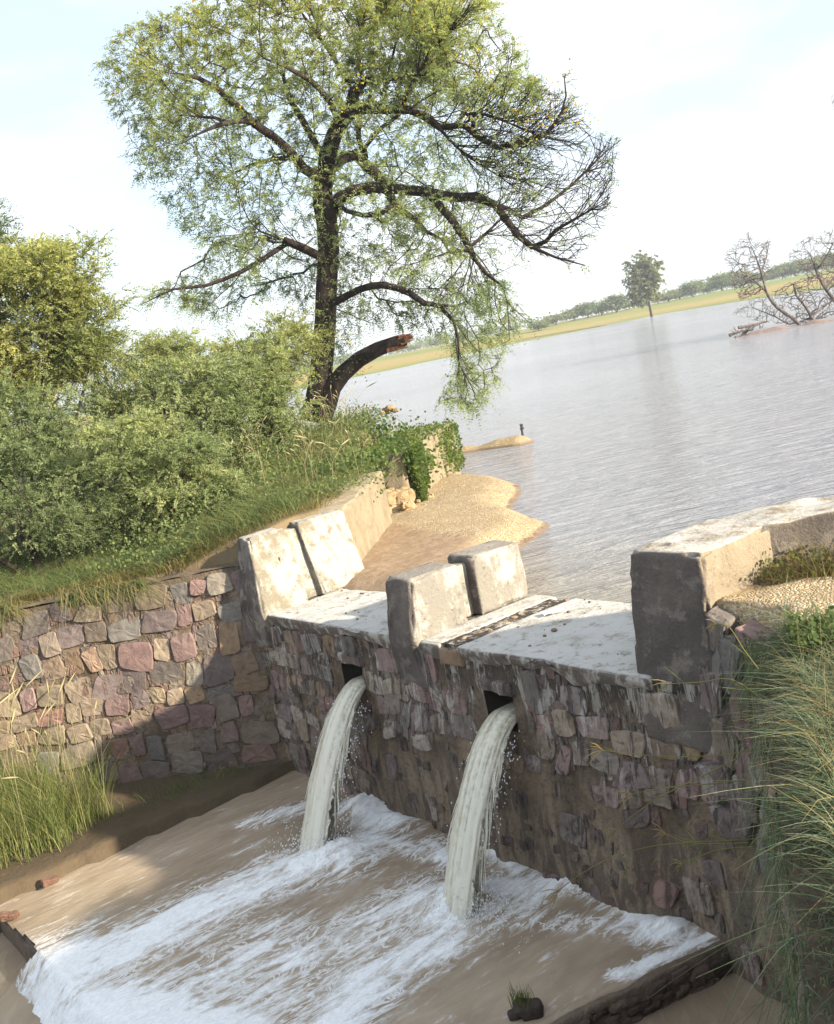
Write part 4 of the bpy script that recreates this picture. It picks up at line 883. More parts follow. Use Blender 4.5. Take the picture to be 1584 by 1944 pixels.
# --- leafy shrubs and smaller trees, one builder
def bushtree(name, cat, label, px, pyb, Y, lobes, ntip, per, ln, wd, ca, cb, stems=5, group=None, leafm='shrub', spread=.12, rt=.004, flat=.0, yellow=None):
    """lobes: (px, py, half-width px, half-height px) of the crown masses at distance Y"""
    k = Y/FPX; base = aty(px, pyb, Y); base[2] = hz(base[0], base[1])-.03; t = Tree(); T = []
    tot = sum(a*b for _, _, a, b in lobes); loc = base.copy(); cs = []
    for (x, y, a, b) in lobes:
        c = aty(x, y, Y); cs.append(c); n = max(24, int(ntip*a*b/tot)); R3 = np.array([a*k, min(a, 170)*k*.8, b*k])
        ms = 14; sc_ = c+unit(RNG.normal(size=(ms, 3)))*(.25+.75*RNG.random((ms, 1)))*R3; sr_ = RNG.uniform(.22, .6, (ms, 1))
        w_ = RNG.integers(0, ms, n); g = unit(RNG.normal(size=(n, 3)))*(RNG.random((n, 1))**.45); P = sc_[w_]+g*sr_[w_]*R3*np.array([1.15, 1, .85])
        P = P+.16*R3*np.stack([fbm(P+q_*9.1+x, 1.4, 3) for q_ in range(3)], 1)*2; o_ = RNG.random(n) < .3; P[o_] += unit(P[o_]-c+np.array([0, 0, .25]))*(RNG.random((o_.sum(), 1))**2*.75)*np.minimum(R3, 1.0); T.append(P)
    T = np.concatenate(T); gz = hzv(T[:, :2]); T[:, 2] = np.maximum(T[:, 2], gz+.06+.1*RNG.random(len(T)))
    for s in range(stems):
        c = cs[s % len(cs)]+RNG.normal(size=3)*np.array([.3, .3, .05]); b0 = base+np.array([RNG.normal()*.12, RNG.normal()*.12, 0]); mid = b0*.5+c*.5+RNG.normal(size=3)*.12
        t.limbline([b0, mid, c], [max(.02, .045*min(Y, 110)/16), max(.014, .03*min(Y, 110)/16), .01], 's', False)
    idx = RNG.permutation(len(T)); t.grow(T[idx[:len(T)//9]], rt, .12, .25, .2); tips = t.grow(T[idx[len(T)//9:]], rt, .12, .2, .2); t.radii(rt, 2.4)
    e = tag(empty(name, loc), label, cat, group); v, f = tubes(sum(t.chains().values(), [])); mesh('stem', v-loc, f, M['bark'], e)
    tp_ = np.array([t.p[i] for i in tips]); dn = np.clip(1.05+1.5*fbm(tp_+px, 1.5*15/Y, 3), .1, 1.7); cc_ = np.mean(cs, 0)-np.array([0, 0, .3])
    v, f, c = fronds(t, tips, 2.6 if leafm == 'shrub' else 2.6, .27*Y/15 if leafm == 'shrub' else spread*1.6, 11, ln*.74, wd*.76, leafcol(ca, cb, sc=.8, seed=px), cc_, .3, dn, .2); mesh('foliage', v-loc, f, M[leafm], e, col=c); return e
YG, LG, DG = ((.30, .32, .14), (.44, .43, .18)), ((.265, .31, .165), (.41, .43, .22)), ((.185, .225, .12), (.30, .33, .17))
bushtree('acacia_tree', 'tree', 'dense flat topped yellow green acacia at the left, above the shrubs', 70, 930, 17.5, [(60, 505, 125, 48), (-30, 570, 150, 80), (120, 580, 100, 65), (165, 650, 85, 55), (60, 660, 150, 75), (20, 740, 170, 70), (-90, 650, 90, 110)], 4600, 46, .075, .032, *YG, stems=6, spread=.13)
bushtree('acacia_tree', 'tree', 'light green tree top peeking in at the left edge, behind the flat topped acacia', -70, 840, 27, [(-70, 470, 80, 70), (-20, 440, 34, 26), (-120, 560, 90, 80)], 420, 40, .10, .045, *LG, stems=4)
bushtree('acacia_tree', 'tree', 'rounded yellow green tree dome just left of the big acacia trunk', 500, 800, 22, [(510, 655, 90, 55), (440, 690, 70, 45), (540, 680, 50, 55)], 700, 44, .085, .036, *YG, stems=5)
bushtree('acacia_tree', 'tree', 'small distant tree top in the gap between the shrubs', 340, 760, 34, [(340, 670, 60, 38), (290, 690, 60, 30)], 300, 40, .12, .05, *YG, stems=3)
SH = 'shrubs crowding the left bank'
bushtree('shrub', 'shrub', 'feathery shrub rising below the gap of sky, between the two yellow green trees', 330, 900, 18.5, [(290, 740, 90, 75), (380, 730, 90, 70), (230, 770, 90, 70), (350, 810, 140, 80)], 1300, 46, .075, .03, *LG, group=SH)
bushtree('shrub', 'shrub', 'bushy shrub directly left of the big acacia trunk', 520, 860, 19.5, [(470, 735, 90, 65), (530, 770, 50, 50), (440, 790, 80, 70), (520, 820, 60, 45)], 1050, 46, .075, .03, *LG, group=SH)
bushtree('shrub', 'shrub', 'greyish green shrub under the flat topped acacia at the left edge', 60, 1000, 16, [(30, 900, 110, 60), (50, 800, 110, 70), (-60, 830, 110, 90), (130, 850, 100, 80)], 1200, 46, .065, .028, *LG, group=SH)
bushtree('shrub', 'shrub', 'large front shrub with dark hollows, standing over the tall grass', 290, 1000, 15.0, [(240, 990, 90, 35), (350, 990, 80, 30), (250, 850, 95, 70), (350, 860, 80, 60), (190, 920, 80, 70), (310, 940, 95, 45), (400, 920, 60, 55)], 1500, 48, .055, .026, *LG, group=SH)
bushtree('shrub', 'shrub', 'low dark shrub at the left edge just above the stone wall', 60, 1040, 14.6, [(40, 970, 110, 60), (140, 985, 80, 50), (-50, 950, 80, 80), (60, 1020, 120, 40)], 800, 44, .05, .022, *DG, group=SH)
bushtree('shrub', 'shrub', 'small leafy shrub nearest the left pier of the weir', 420, 1000, 15.0, [(420, 950, 60, 40), (370, 965, 55, 40)], 420, 44, .045, .022, *LG, group=SH)

# --- lone tree in the shallows, and the far shore
bushtree('shore_tree', 'tree', 'lone pale tree standing at the water line of the far shore', 1236, 598, 236, [(1216, 506, 30, 24), (1216, 540, 34, 28), (1232, 558, 26, 18), (1228, 525, 24, 26), (1207, 555, 20, 18), (1218, 530, 30, 34), (1226, 570, 24, 14)], 1400, 22, .55, .34, (.25, .26, .16), (.36, .35, .22), stems=1, leafm='farleaf', spread=.5, rt=.025)
def farproto(name, h, w, ca, cb, seed):
    t = Tree(); rr = np.random.default_rng(seed); t.limbline([(0, 0, -.2), (.1*w, 0, h*.25), (-.05*w, 0, h*.5)], [.16*h/5, .12*h/5, .06*h/5], 's', False)
    n = 110; g = unit(rr.normal(size=(n, 3)))*(rr.random((n, 1))**.35); T = np.array([0, 0, h*.62])+g*np.array([w*.5, w*.5, h*.36])*(1+.3*fbm(g*1.5+seed, 1.4, 3)[:, None])
    tips = t.grow(T, .02, .2, .8, .2); t.radii(.02); e = empty(name); v, f = tubes(sum(t.chains().values(), [])); mesh('trunk', v, f, M['bark'], e)
    v, f, c = leaves_on(t, tips, 26, .07*h, .10*h, .065*h, leafcol(ca, cb, sc=.5, seed=seed), None, 2); mesh('crown', v, f, M['farleaf'], e, col=c); return e
FP = [farproto('shore_tree', 5.5, 8, (.23, .255, .15), (.31, .32, .19), 1), farproto('shore_tree', 6, 6.5, (.19, .23, .14), (.27, .30, .175), 2), farproto('shore_tree', 4.2, 7.5, (.24, .255, .15), (.33, .33, .20), 3), farproto('shore_tree', 7.5, 6, (.21, .24, .16), (.29, .31, .20), 4)]
used_ = [False]*len(FP)
def copy_tree(o, parent=None):
    c = o.copy(); COL.objects.link(c); c.parent = parent
    for ch in o.children: copy_tree(ch, c)
    return c
FT = [(1022, 606, 0, 300, .9, 'leftmost tree on the far shore, touching the hanging acacia twigs'), (1052, 602, 2, 320, 1.0, 'low dark bushy far shore tree left of a gap in the tree line'), (1085, 596, 0, 330, .9, 'round headed tree on the far shore right of the low dark one'),
      (1112, 588, 1, 330, 1.1, 'flat dark far shore tree between the hanging twigs and lone tree'), (1140, 583, 0, 340, 1.2, 'wide low far shore tree left of the taller pale pair'), (1168, 580, 3, 330, 1.15, 'tall pale far shore tree directly left of the lone tree'),
      (1190, 574, 2, 340, 1.1, 'spreading far tree half hidden behind the lone tree crown'), (1268, 562, 2, 330, 1.0, 'first far shore tree to the right of the lone tree'), (1290, 557, 0, 340, 1.05, 'broad far tree in the row right of the lone tree'), (1316, 552, 1, 330, 1.2, 'dark rounded far tree with a visible trunk, between lone and dead trees'),
      (1342, 546, 0, 350, 1.1, 'wide pale far tree left of the white sand strip'), (1370, 541, 1, 340, 1.35, 'tallest dark far tree just left of the dead trees'), (1398, 534, 0, 340, 1.2, 'far tree seen behind the tips of the leftmost dead tree'), (1425, 530, 1, 360, 1.15, 'far tree seen through the leftmost dead tree crown'),
      (1452, 524, 2, 350, 1.3, 'low far tree showing between the two dead tree crowns'), (1482, 519, 0, 350, 1.3, 'far tree behind the low tangle of dead branches'), (1512, 511, 1, 350, 1.35, 'dark far tree behind the right dead tree crown'), (1542, 506, 0, 340, 1.4, 'wide far tree second from the right edge'), (1574, 499, 1, 340, 1.5, 'far tree cut by the right edge of the photo'),
      (830, 668, 0, 420, .9, 'far shore tree seen under the hanging acacia limb, right of the trunk gap'), (790, 677, 2, 430, .9, 'small far tree just beyond the splintered limb end'), (880, 655, 1, 420, .8, 'far tree behind the hanging acacia twigs, middle of the gap'), (930, 640, 0, 420, .8, 'far tree behind the outermost hanging acacia twigs'), (975, 626, 2, 400, .9, 'far tree where the hanging twigs end over the shore')]
for i, (px, py, kd, Y, sc, lab) in enumerate(FT):
    o = FP[kd] if not used_[kd] else copy_tree(FP[kd]); used_[kd] = True; p = aty(px, py, Y); o.location = (p[0], p[1], hz(p[0], p[1])); o.scale = (sc*random.uniform(.9, 1.15),)*2+(sc*random.uniform(.5, .8),); o.rotation_euler = (0, 0, random.uniform(0, 6.28)); tag(o, lab, 'tree', 'trees along the far shore')
# far wood beyond them, one mass
fw = []; n_ = 1500
ang = RNG.uniform(-.45, .55, n_); dst = RNG.uniform(430, 900, n_); X, Y_ = np.sin(ang)*dst, np.cos(ang)*dst; hh = hzv(np.stack([X, Y_], 1)); cl = fbm(np.stack([X, Y_, X*0], 1), .012, 3)
kp = cl > .0; X, Y_, hh = X[kp], Y_[kp], hh[kp]; P = []
for x, y, h in zip(X, Y_, hh):
    n = 34; g = unit(RNG.normal(size=(n, 3)))*RNG.random((n, 1))**.4; s = RNG.uniform(.8, 1.3); P.append(np.array([x, y, h+2.4*s])+g*np.array([4.5, 4.5, 2.3])*s)
P = np.concatenate(P); v, f = leafmesh(P, unit(RNG.normal(size=P.shape)), 1.5, 1.1)
tag(mesh('distant_wood', v, f, M['farleaf'], None, col=np.repeat(leafcol((.20, .23, .15), (.26, .28, .18), sc=.02)(P), 4, 0)), 'distant line of scrub trees along the horizon', 'wood', None, 'stuff')

# --- dead trees on the drowned island
IY = 60.
ia, ib = onz(1388, 643, LAKEZ), onz(1620, 601, LAKEZ)
def island():
    d = (ib-ia)[:2]; Ln = np.linalg.norm(d); d /= Ln; n = np.array([-d[1], d[0]]); s = np.linspace(-.5, Ln+8, 160); u = np.linspace(-1.5, 1.5, 24); A, B = np.meshgrid(s, u, indexing='ij')
    wd = .35+.6*sst(2, 9, A); z = LAKEZ-.1+.42*np.clip(1-(B/wd)**2, -.3, 1)*sst(-.3, 1.5, A)*(.6+.5*fbm(np.stack([A, B*0, A*0], -1), .9, 3))+.04*fbm(np.stack([A, B, A*0], -1), 4, 3)
    P = ia[:2]+A[..., None]*d+B[..., None]*n; V = np.concatenate([P, z[..., None]], -1).reshape(-1, 3)
    tag(mesh('mud_island', V, grid(160, 24), M['clod'], col=np.tile((.25, .19, .165), (len(V), 1))), kind='structure')
island()
def dead(label, limbs, poly, n, Y, dj=1.2, n2=5):
    t = Tree(); k = Y/FPX
    for i, (pts, rad, dys) in enumerate(limbs):
        dy = np.interp(np.linspace(0, 1, len(pts)), np.linspace(0, 1, len(dys)), dys); t.limbline([aty(x, y, Y+d) for (x, y), d in zip(pts, dy)], [r*k*.72 for r in rad], 's', i > 0, .3)
    p = sample_poly(poly, n)[:, :2]; T = np.array([aty(x, y, Y+np.clip(RNG.normal(), -1.5, 1.5)*dj) for x, y in p]); T[:, 2] = np.maximum(T[:, 2], LAKEZ+.08)
    t.grow(T[:n//n2], .01, .45, .4, .12); t.grow(T[n//n2:], .01, .35, .3, .14); t.radii(.014, 3.1, .5); b = t.p[0]; e = tag(empty('dead_tree', b), label, 'tree', 'dead trees on the drowned mud island')
    v, f = tubes(sum(t.chains().values(), [])); mesh('trunk', v-b, f, M['deadbark'], e)
dead('leaning bare dead tree at the left end of the mud island', [([(1518, 616), (1500, 600), (1476, 584), (1458, 560), (1449, 530), (1440, 500), (1428, 470)], [5, 4.6, 4.2, 3.6, 2.8, 2, 1], [0, -.5]), ([(1456, 555), (1430, 530), (1405, 512)], [2.6, 2, 1], [0, -1]), ([(1446, 515), (1455, 490), (1460, 462)], [2, 1.6, .8], [0, .8])],
     [(1372, 478), (1395, 460), (1422, 437), (1440, 460), (1465, 450), (1466, 480), (1462, 520), (1440, 560), (1405, 572), (1390, 545), (1378, 510)], 700, 59)
dead('low tangled dead tree in the middle of the mud island', [([(1542, 610), (1538, 595), (1524, 575), (1512, 560), (1507, 540)], [4.5, 4.2, 3.6, 3, 2], [0, -.6]), ([(1535, 605), (1555, 590), (1578, 572)], [3, 2.4, 1.4], [0, .5]), ([(1530, 606), (1500, 615), (1470, 600), (1430, 585)], [2.6, 2.2, 1.8, .9], [0, .6])],
     [(1385, 600), (1410, 572), (1450, 556), (1500, 535), (1545, 520), (1600, 520), (1610, 590), (1560, 612), (1500, 618), (1450, 612)], 800, 60)
dead('taller bare dead tree cut by the right edge of the photo', [([(1625, 606), (1600, 588), (1584, 570), (1566, 545), (1553, 522), (1545, 500), (1538, 482)], [6, 5.5, 5, 4.2, 3.4, 2.6, 1.4], [0, -.5]), ([(1566, 545), (1590, 520), (1612, 490)], [3.2, 2.6, 1.4], [0, .6]), ([(1550, 515), (1570, 485), (1585, 455)], [2.4, 2, 1], [0, -.6])],
     [(1492, 488), (1520, 455), (1550, 440), (1590, 425), (1640, 430), (1650, 520), (1600, 545), (1540, 540), (1515, 510)], 800, 61)
lg = []
for pts in ([(1396, 641), (1420, 636), (1450, 628), (1480, 622)], [(1402, 622), (1425, 618), (1448, 612), (1456, 611)], [(1408, 638), (1425, 622), (1440, 616)], [(1385, 637), (1400, 630), (1412, 628)]): lg.append(np.array([(*aty(x, y, 58.3), .10-.02*i) for i, (x, y) in enumerate(pts)]))
for k in range(16): x = random.uniform(1385, 1450); y = 638-(x-1385)*.25; lg.append(np.array([(*aty(x, y, 58.2), .03), (*aty(x+random.uniform(-14, 14), y-random.uniform(4, 16), 58.2+random.uniform(-.6, .6)), .01)]))
v, f = tubes(lg, 6); tag(mesh('driftwood', v, f, M['deadbark']), 'fallen dead branches lying at the left tip of the mud island', 'driftwood')
dead('tall bare dead tree standing off the right edge, only its outer twigs in view', [([(1690, 600), (1680, 500), (1660, 400), (1625, 300), (1600, 230)], [7, 6, 5, 3.5, 1.6], [0, .5])], [(1574, 175), (1590, 160), (1640, 200), (1680, 330), (1600, 330), (1576, 250)], 160, 62)

# ------------------------------------------------------------------ grass, weeds, small things
def blades(roots, hgt, wid, lean, bend, segs=4, droop=.0):
    """tapered curved blades; all arrays length n"""
    n = len(roots); a = RNG.uniform(0, 2*np.pi, n); d = np.stack([np.cos(a), np.sin(a), np.zeros(n)], 1)*.9+lean; d[:, 2] = 0; hd = d; side = unit(np.cross(unit(hd+1e-6), [0, 0, 1.]))+RNG.normal(size=(n, 3))*.25; side = unit(side)
    s = np.linspace(0, 1, segs+1); h = np.broadcast_to(hgt, n)[:, None]; b = np.broadcast_to(bend, n)[:, None]
    V = np.zeros((n, segs+1, 2, 3))
    for i, u in enumerate(s):
        c = roots+hd*(b*h*u**1.7)+np.array([0, 0, 1.])*(h*u*(1-droop*u)); w = np.broadcast_to(wid, n)[:, None]*(1-u)**.7*.5+.0004
        V[:, i, 0] = c-side*w; V[:, i, 1] = c+side*w
    base = np.arange(n)[:, None]*(segs+1)*2; i = np.arange(segs)[None]*2; q = base+i
    return V.reshape(-1, 3), np.stack([q, q+1, q+3, q+2], -1).reshape(-1, 4)
def creeper(label, pts, n, ln, cols, kind=None):
    P = np.concatenate(pts); P = P[RNG.permutation(len(P))[:n]]; d = unit(RNG.normal(size=P.shape)*.7+np.array([.5, -.5, -.3])); v, f = leafmesh(P, d, ln, ln*.8)
    c = np.array(cols)[RNG.integers(0, len(cols), len(P))]*RNG.uniform(.75, 1.25, (len(P), 1)); return tag(mesh('creeper', v, f, M['shrub'], None, col=np.repeat(c, 4, 0)), label, 'creeper', None, kind)
def grassobj(name, polyD, n, h, w, cols, label, lean=(0, 0, 0), bend=.5, droop=.1, clump=.6, zoff=-.02, heads=0, seed=1, hfn=None, world=False):
    poly = np.array(polyD, float); p = sample_poly(poly, n)[:, :2]; cn = fbm(np.c_[p, np.full(len(p), seed)], 1.6, 3); k = RNG.random(len(p)) < np.clip(.55+clump*cn, .03, 1)*(.12+.88*sst(0, .55, polysd(p, poly)+.3*cn)); p = p[k]; cn = cn[k]
    r = p if world else D2W(np.c_[p, np.zeros(len(p))])[:, :2]; z = hzv(r) if hfn is None else hfn(p); roots = np.c_[r, z+zoff]
    hh = h*RNG.uniform(.45, 1.25, len(p))*(1+.5*cn); v, f = blades(roots, hh, w*RNG.uniform(.7, 1.4, len(p)), np.array(lean, float), bend*RNG.uniform(.4, 1.5, len(p)), 4, droop)
    cols = np.array(cols); c = cols[RNG.integers(0, len(cols), len(p))]*RNG.uniform(.75, 1.25, (len(p), 1)); c = np.repeat(c, 10, 0)
    if heads:
        j = RNG.choice(len(p), heads, replace=False); rt = roots[j]; ch = []
        for q_ in rt:
            hgt = h*RNG.uniform(1.2, 2.3); dx = RNG.normal(size=2)*.18*hgt; a = q_; b = q_+[dx[0]*.4, dx[1]*.4, hgt*.65]; t_ = q_+[dx[0], dx[1], hgt*.92]; e_ = q_+[dx[0]*1.5, dx[1]*1.5, hgt]
            ch.append(np.array([(*a, .0025), (*b, .002), (*t_, .002)])); ch.append(np.array([(*t_, .005), (*((t_+e_)/2), .012), (*e_, .003)]))
        v2, f2 = tubes(ch, 4); f = np.concatenate([f, f2+len(v)]); v = np.concatenate([v, v2]); c = np.concatenate([c, np.tile((.50, .42, .26), (len(v2), 1))])
    return tag(mesh(name, v, f, M['grass'], None, col=c), label, 'grass', None, 'stuff')
GG = [(.14, .18, .075), (.18, .22, .085), (.21, .235, .085), (.27, .25, .11), (.34, .28, .13), (.16, .20, .10)]
DRY = [(.30, .22, .10), (.24, .19, .085), (.17, .17, .06), (.34, .26, .13)]
grassobj('grass', [(-6.3, 1.9), (-7.9, 3.9), (-9.5, 5.3), (-11.2, 7.2), (-14.5, 9.0), (-20, 10), (-22, 6), (-14, 2.0), (-9.5, .8)], 38000, .44, .007, GG, 'tall mixed grass with pale seed heads on the left bank', bend=1.5, droop=.4, heads=420, seed=2)
grassobj('grass', [(-5.9, .5), (-6.2, 1.6), (-9.5, 2.2), (-13, .5), (-13, -5), (-9.3, -3.0), (-7.3, -1.15)], 30000, .32, .007, GG[:4]+[(.11, .15, .07)], 'green grass along the top of the stone retaining wall', bend=1.3, droop=.35, seed=5)
grassobj('grass', [(-5.95, .1), (-6.0, 1.5), (-7.8, 3.3), (-8.1, 3.6), (-8.6, 3.2), (-7.2, .9), (-9.0, -2.2), (-9.4, -3.1), (-8.0, -2.05)], 20000, .19, .007, DRY, 'dry yellow grass fringe on the wall tops', lean=(.35, -.35, 0), bend=.9, droop=.45, seed=7)
grassobj('grass', [(-5.85, .25), (-5.9, 1.45), (-7.3, 3.0), (-7.9, 2.6), (-6.9, .9), (-6.5, .1)], 5200, .13, .005, DRY+[(.18, .19, .08)], 'thin dry grass on the gravelly top beside the left pier', bend=1.2, droop=.4, seed=15, clump=.9)
hang = D2W(np.array([(x, -(-x-5.8)*.98-.02, 0) for x in np.arange(-9.3, -6.6, .012)])); hang[:, 2] = .50-.05*(np.linspace(9.3, 6.6, len(hang))-5.8)/3.6+.0
hang = hang[fbm(hang, 2.2, 2) > -.05]; hang = np.repeat(hang, 7, 0)+RNG.normal(size=(len(hang)*7, 3))*.03
v, f = blades(hang, .38*RNG.uniform(.3, 1.2, len(hang)), .009, np.array([.75, -.55, 0]), .9, 5, 1.5); tag(mesh('hanging_grass', v, f, M['grass'], None, col=np.repeat(np.array(GG+DRY)[RNG.integers(0, 10, len(hang))], 12, 0)), 'straggling grass hanging over the face of the stone retaining wall', 'grass', None, 'stuff')
wp = sample_poly([(-6.4, 1.9), (-8.0, 3.9), (-9.5, 5.0), (-11.2, 7.0), (-14.5, 8.4), (-19, 9), (-18, 5), (-12, 1.2), (-9.5, .4), (-8, -.8), (-7, -.3)], 190)[:, :2]; ww = D2W(np.c_[wp, np.zeros(len(wp))]); ww[:, 2] = hzv(ww[:, :2]); Q = []
for w in ww:
    n = RNG.integers(60, 260); sx = RNG.uniform(.10, .30); hh_ = RNG.uniform(.12, .55); Q.append(w+np.c_[RNG.normal(size=(n, 2))*sx, RNG.random(n)**.7*hh_])
creeper('leafy green weeds growing among the tall grass of the left bank', Q, 99999, .045, [(.17, .22, .10), (.22, .27, .12), (.14, .18, .085), (.26, .27, .11)], 'stuff')
# weeds on the mud berm below the retaining wall
bz = lambda p: np.full(len(p), -1.74)
grassobj('weed_clump', [(-6.1, -1.9), (-7.0, -2.2), (-8.3, -3.4), (-7.2, -4.2), (-5.9, -3.4), (-5.75, -2.6)], 22000, .72, .0055, [(.20, .225, .075), (.16, .20, .07), (.28, .27, .10), (.13, .17, .065), (.33, .30, .13)], 'tall yellow green weeds growing at the foot of the retaining wall', bend=.6, droop=.15, seed=9, hfn=bz, clump=.7, heads=120)
grassobj('weed_clump', [(-5.65, -.35), (-5.95, -.4), (-6.5, -1.6), (-6.0, -2.0), (-5.65, -1.5)], 2600, .16, .005, [(.13, .18, .07), (.19, .22, .08)], 'sparse green tufts on the dark mud strip under the retaining wall', bend=.7, droop=.3, seed=10, hfn=bz, clump=.9)
# mud edge stones and bricks
eb = MB(); rr = random.Random(17)
for k in range(34):
    y = -.35-k*.09; x = -5.55+.05*math.sin(k*.8)+rr.uniform(-.03, .03); s = rr.uniform(.03, .075)
    v, f = rbox(x-s*1.1, x+s, y-s*1.2, y+s*1.2, -1.93, -1.84+s*.9, s*.5, s*.6, .012, 12); eb.add(v, f, np.array((.17, .125, .09) if rr.random() < .8 else (.34, .15, .10))*rr.uniform(.7, 1.15))
tag(eb.build('edge_stones', M['clod'], None).__class__ and bpy.context.scene.objects['edge_stones'], 'row of muddy stones edging the left side of the pool', 'edging')
bpy.context.scene.objects['edge_stones'].matrix_world = Matrix.Translation(Vector(O)) @ Matrix.Rotation(DAMROT, 4, 'Z')
for (px, py, lab, a) in ((95, 1672, 'orange red brick lying on the mud edge beside the weeds', .2), (18, 1738, 'broken orange brick at the left edge of the photo', -.3)):
    p = onz(px, py, -1.78); v, f = rbox(-.08, .08, -.04, .04, -.035, .03, .015, .025, .012, 14); m_ = MB(); m_.add(v, f, (.18, .10, .07)); o = m_.build('brick', M['clod']); o.location = Vector(p); o.rotation_euler = (.1, .12, DAMROT+1.4+a); tag(o, lab, 'brick', 'loose bricks on the mud edge')
# rock with a tuft standing in the pool by the kerb
p = onz(1003, 1918, POOLZ+.02); rk = tag(empty('rock', p), 'dark rock with a small green tuft at the pool kerb', 'rock'); m_ = MB()
v, f = rbox(-.09, .10, -.07, .07, -.08, .07, .05, .025, .03, 9); m_.add(v, f, (.07, .055, .045)); v, f = rbox(-.14, -.05, -.05, .04, -.08, .02, .03, .02, .02, 9); m_.add(v, f, (.06, .05, .04)); m_.build('stone', M['clod'], rk)
rt = RNG.normal(size=(130, 3))*np.array([.03, .03, .0])+np.array([-.03, 0, .05]); v, f = blades(rt, .11*RNG.uniform(.5, 1.3, 130), .005, np.zeros(3), .4, 4, .1); mesh('grass_tuft', v, f, M['grass'], rk, col=np.repeat(np.array([(.16, .19, .055), (.22, .22, .07), (.12, .15, .05)])[RNG.integers(0, 3, 130)], 10, 0))
# post on the spit
p = onz(993, 831, .0); m_ = MB(); v, f = tubes([np.array([(0, 0, -.1, .028), (.01, 0, .2, .027), (.015, 0, .30, .026)]), np.array([(-.03, 0, .21, .03), (.06, 0, .23, .028)]), np.array([(-.02, 0, .30, .035), (.05, 0, .305, .03)])], 8); m_.add(v, f, (.05, .045, .05)); o = m_.build('iron_post', M['rust']); o.location = Vector(p); tag(o, 'short dark iron post standing on the narrow sand spit', 'post')
# scraps
for (px, py, z, s, lab) in ((1478, 1208, None, .045, 'crumpled white plastic scrap on the gravel above the grass'), (1052, 1163, .015, .07, 'flat white flake of limewash on the right crest slab'), (1285, 1028, .885, .03, 'small white scrap on top of the dark right pier')):
    p = onz(px, py, .5 if z is None else z)
    if z is None: p[2] = hz(p[0], p[1])+.05
    ax = np.linspace(-1, 1, 7); A, B = np.meshgrid(ax, ax, indexing='ij'); V = np.stack([A.ravel()*s*1.5, B.ravel()*s*.7, .25*s*fbm(np.stack([A.ravel(), B.ravel(), A.ravel()*0+px], 1), 2, 3)+.012], 1); V[:, :2] *= 1+.3*fbm(V, 30, 2)[:, None]
    o = mesh('scrap', V, grid(7, 7), M['plastic'], None, False, np.tile((.8, .8, .8), (49, 1))); o.location = Vector(p); o.rotation_euler = (0, 0, .6+px); tag(o, lab, 'scrap')
pb = MB(); rr = random.Random(8)
for k in range(60):
    x, y = rr.uniform(-5.2, -.1), rr.uniform(.1, 1.4)
    if -3 < x < -2: continue
    s = rr.uniform(.004, .014)*(1.6 if rr.random() < .1 else 1); v, f = rbox(x-s, x+s*1.2, y-s, y+s, -.004, s*1.1, s*.5, s, .003, 40); pb.add(v, f, np.array((.22, .16, .11))*rr.uniform(.5, 1.2))
tag(pb.build('pebbles', M['clod']), 'loose pebbles strewn over the crest slabs', 'pebbles', None, 'stuff'); bpy.context.scene.objects['pebbles'].matrix_world = Matrix.Translation(Vector(O)) @ Matrix.Rotation(DAMROT, 4, 'Z')

# creepers on the abutment block and down the bank beside it
def face_pts(s0, s1, z0, z1, n, off=.05):
    s, z = RNG.uniform(s0, s1, n), RNG.uniform(z0, z1, n); k = fbm(np.c_[s*1.0, z*.5, s*0], 3.2, 3) > -.05-.35*(z-.5); s, z = s[k], z[k]; p = a_+ba*s[:, None]-bn*(off+RNG.random((len(s), 1))*.05); return D2W(np.c_[p, z])
top = []
n_ = 2600; s, u = RNG.uniform(-1.0, Lb+.15, n_), RNG.uniform(-.05, 1.0, n_); pt = a_+ba*s[:, None]+bn*u[:, None]; top = D2W(np.c_[pt, .96+RNG.random(n_)*.10])
creeper('green creeper spilling over the top and side of the buff block', [face_pts(-.95, .12, -.05, 1.02, 3200, .05), face_pts(-.95, -.1, .1, 1.02, 3000, .12), face_pts(Lb*.45, Lb+.05, .1, 1.0, 1300), top[:1300]], 12000, .06, [(.15, .20, .065), (.20, .24, .08), (.12, .165, .06)])
cp_ = []
for (px, py, z, sg, n) in ((745, 868, .85, .22, 700), (770, 878, .7, .2, 700), (790, 888, .5, .16, 450), (758, 888, .65, .2, 500), (730, 872, .9, .25, 400), (735, 850, .95, .32, 500), (765, 880, .65, .28, 500), (690, 870, 1.0, .3, 400), (790, 895, .35, .18, 260), (710, 820, 1.15, .35, 400), (650, 890, .95, .3, 300), (610, 905, .92, .22, 260), (770, 925, .2, .15, 160), (680, 800, 1.2, .4, 350)):
    w = onz(px, py, z); cp_.append(w+RNG.normal(size=(n, 3))*np.array([sg, sg, .10]))
creeper('low spreading creeper mat over the bank left of the buff block', cp_, 9999, .075, [(.12, .175, .065), (.16, .21, .07), (.09, .14, .055)])

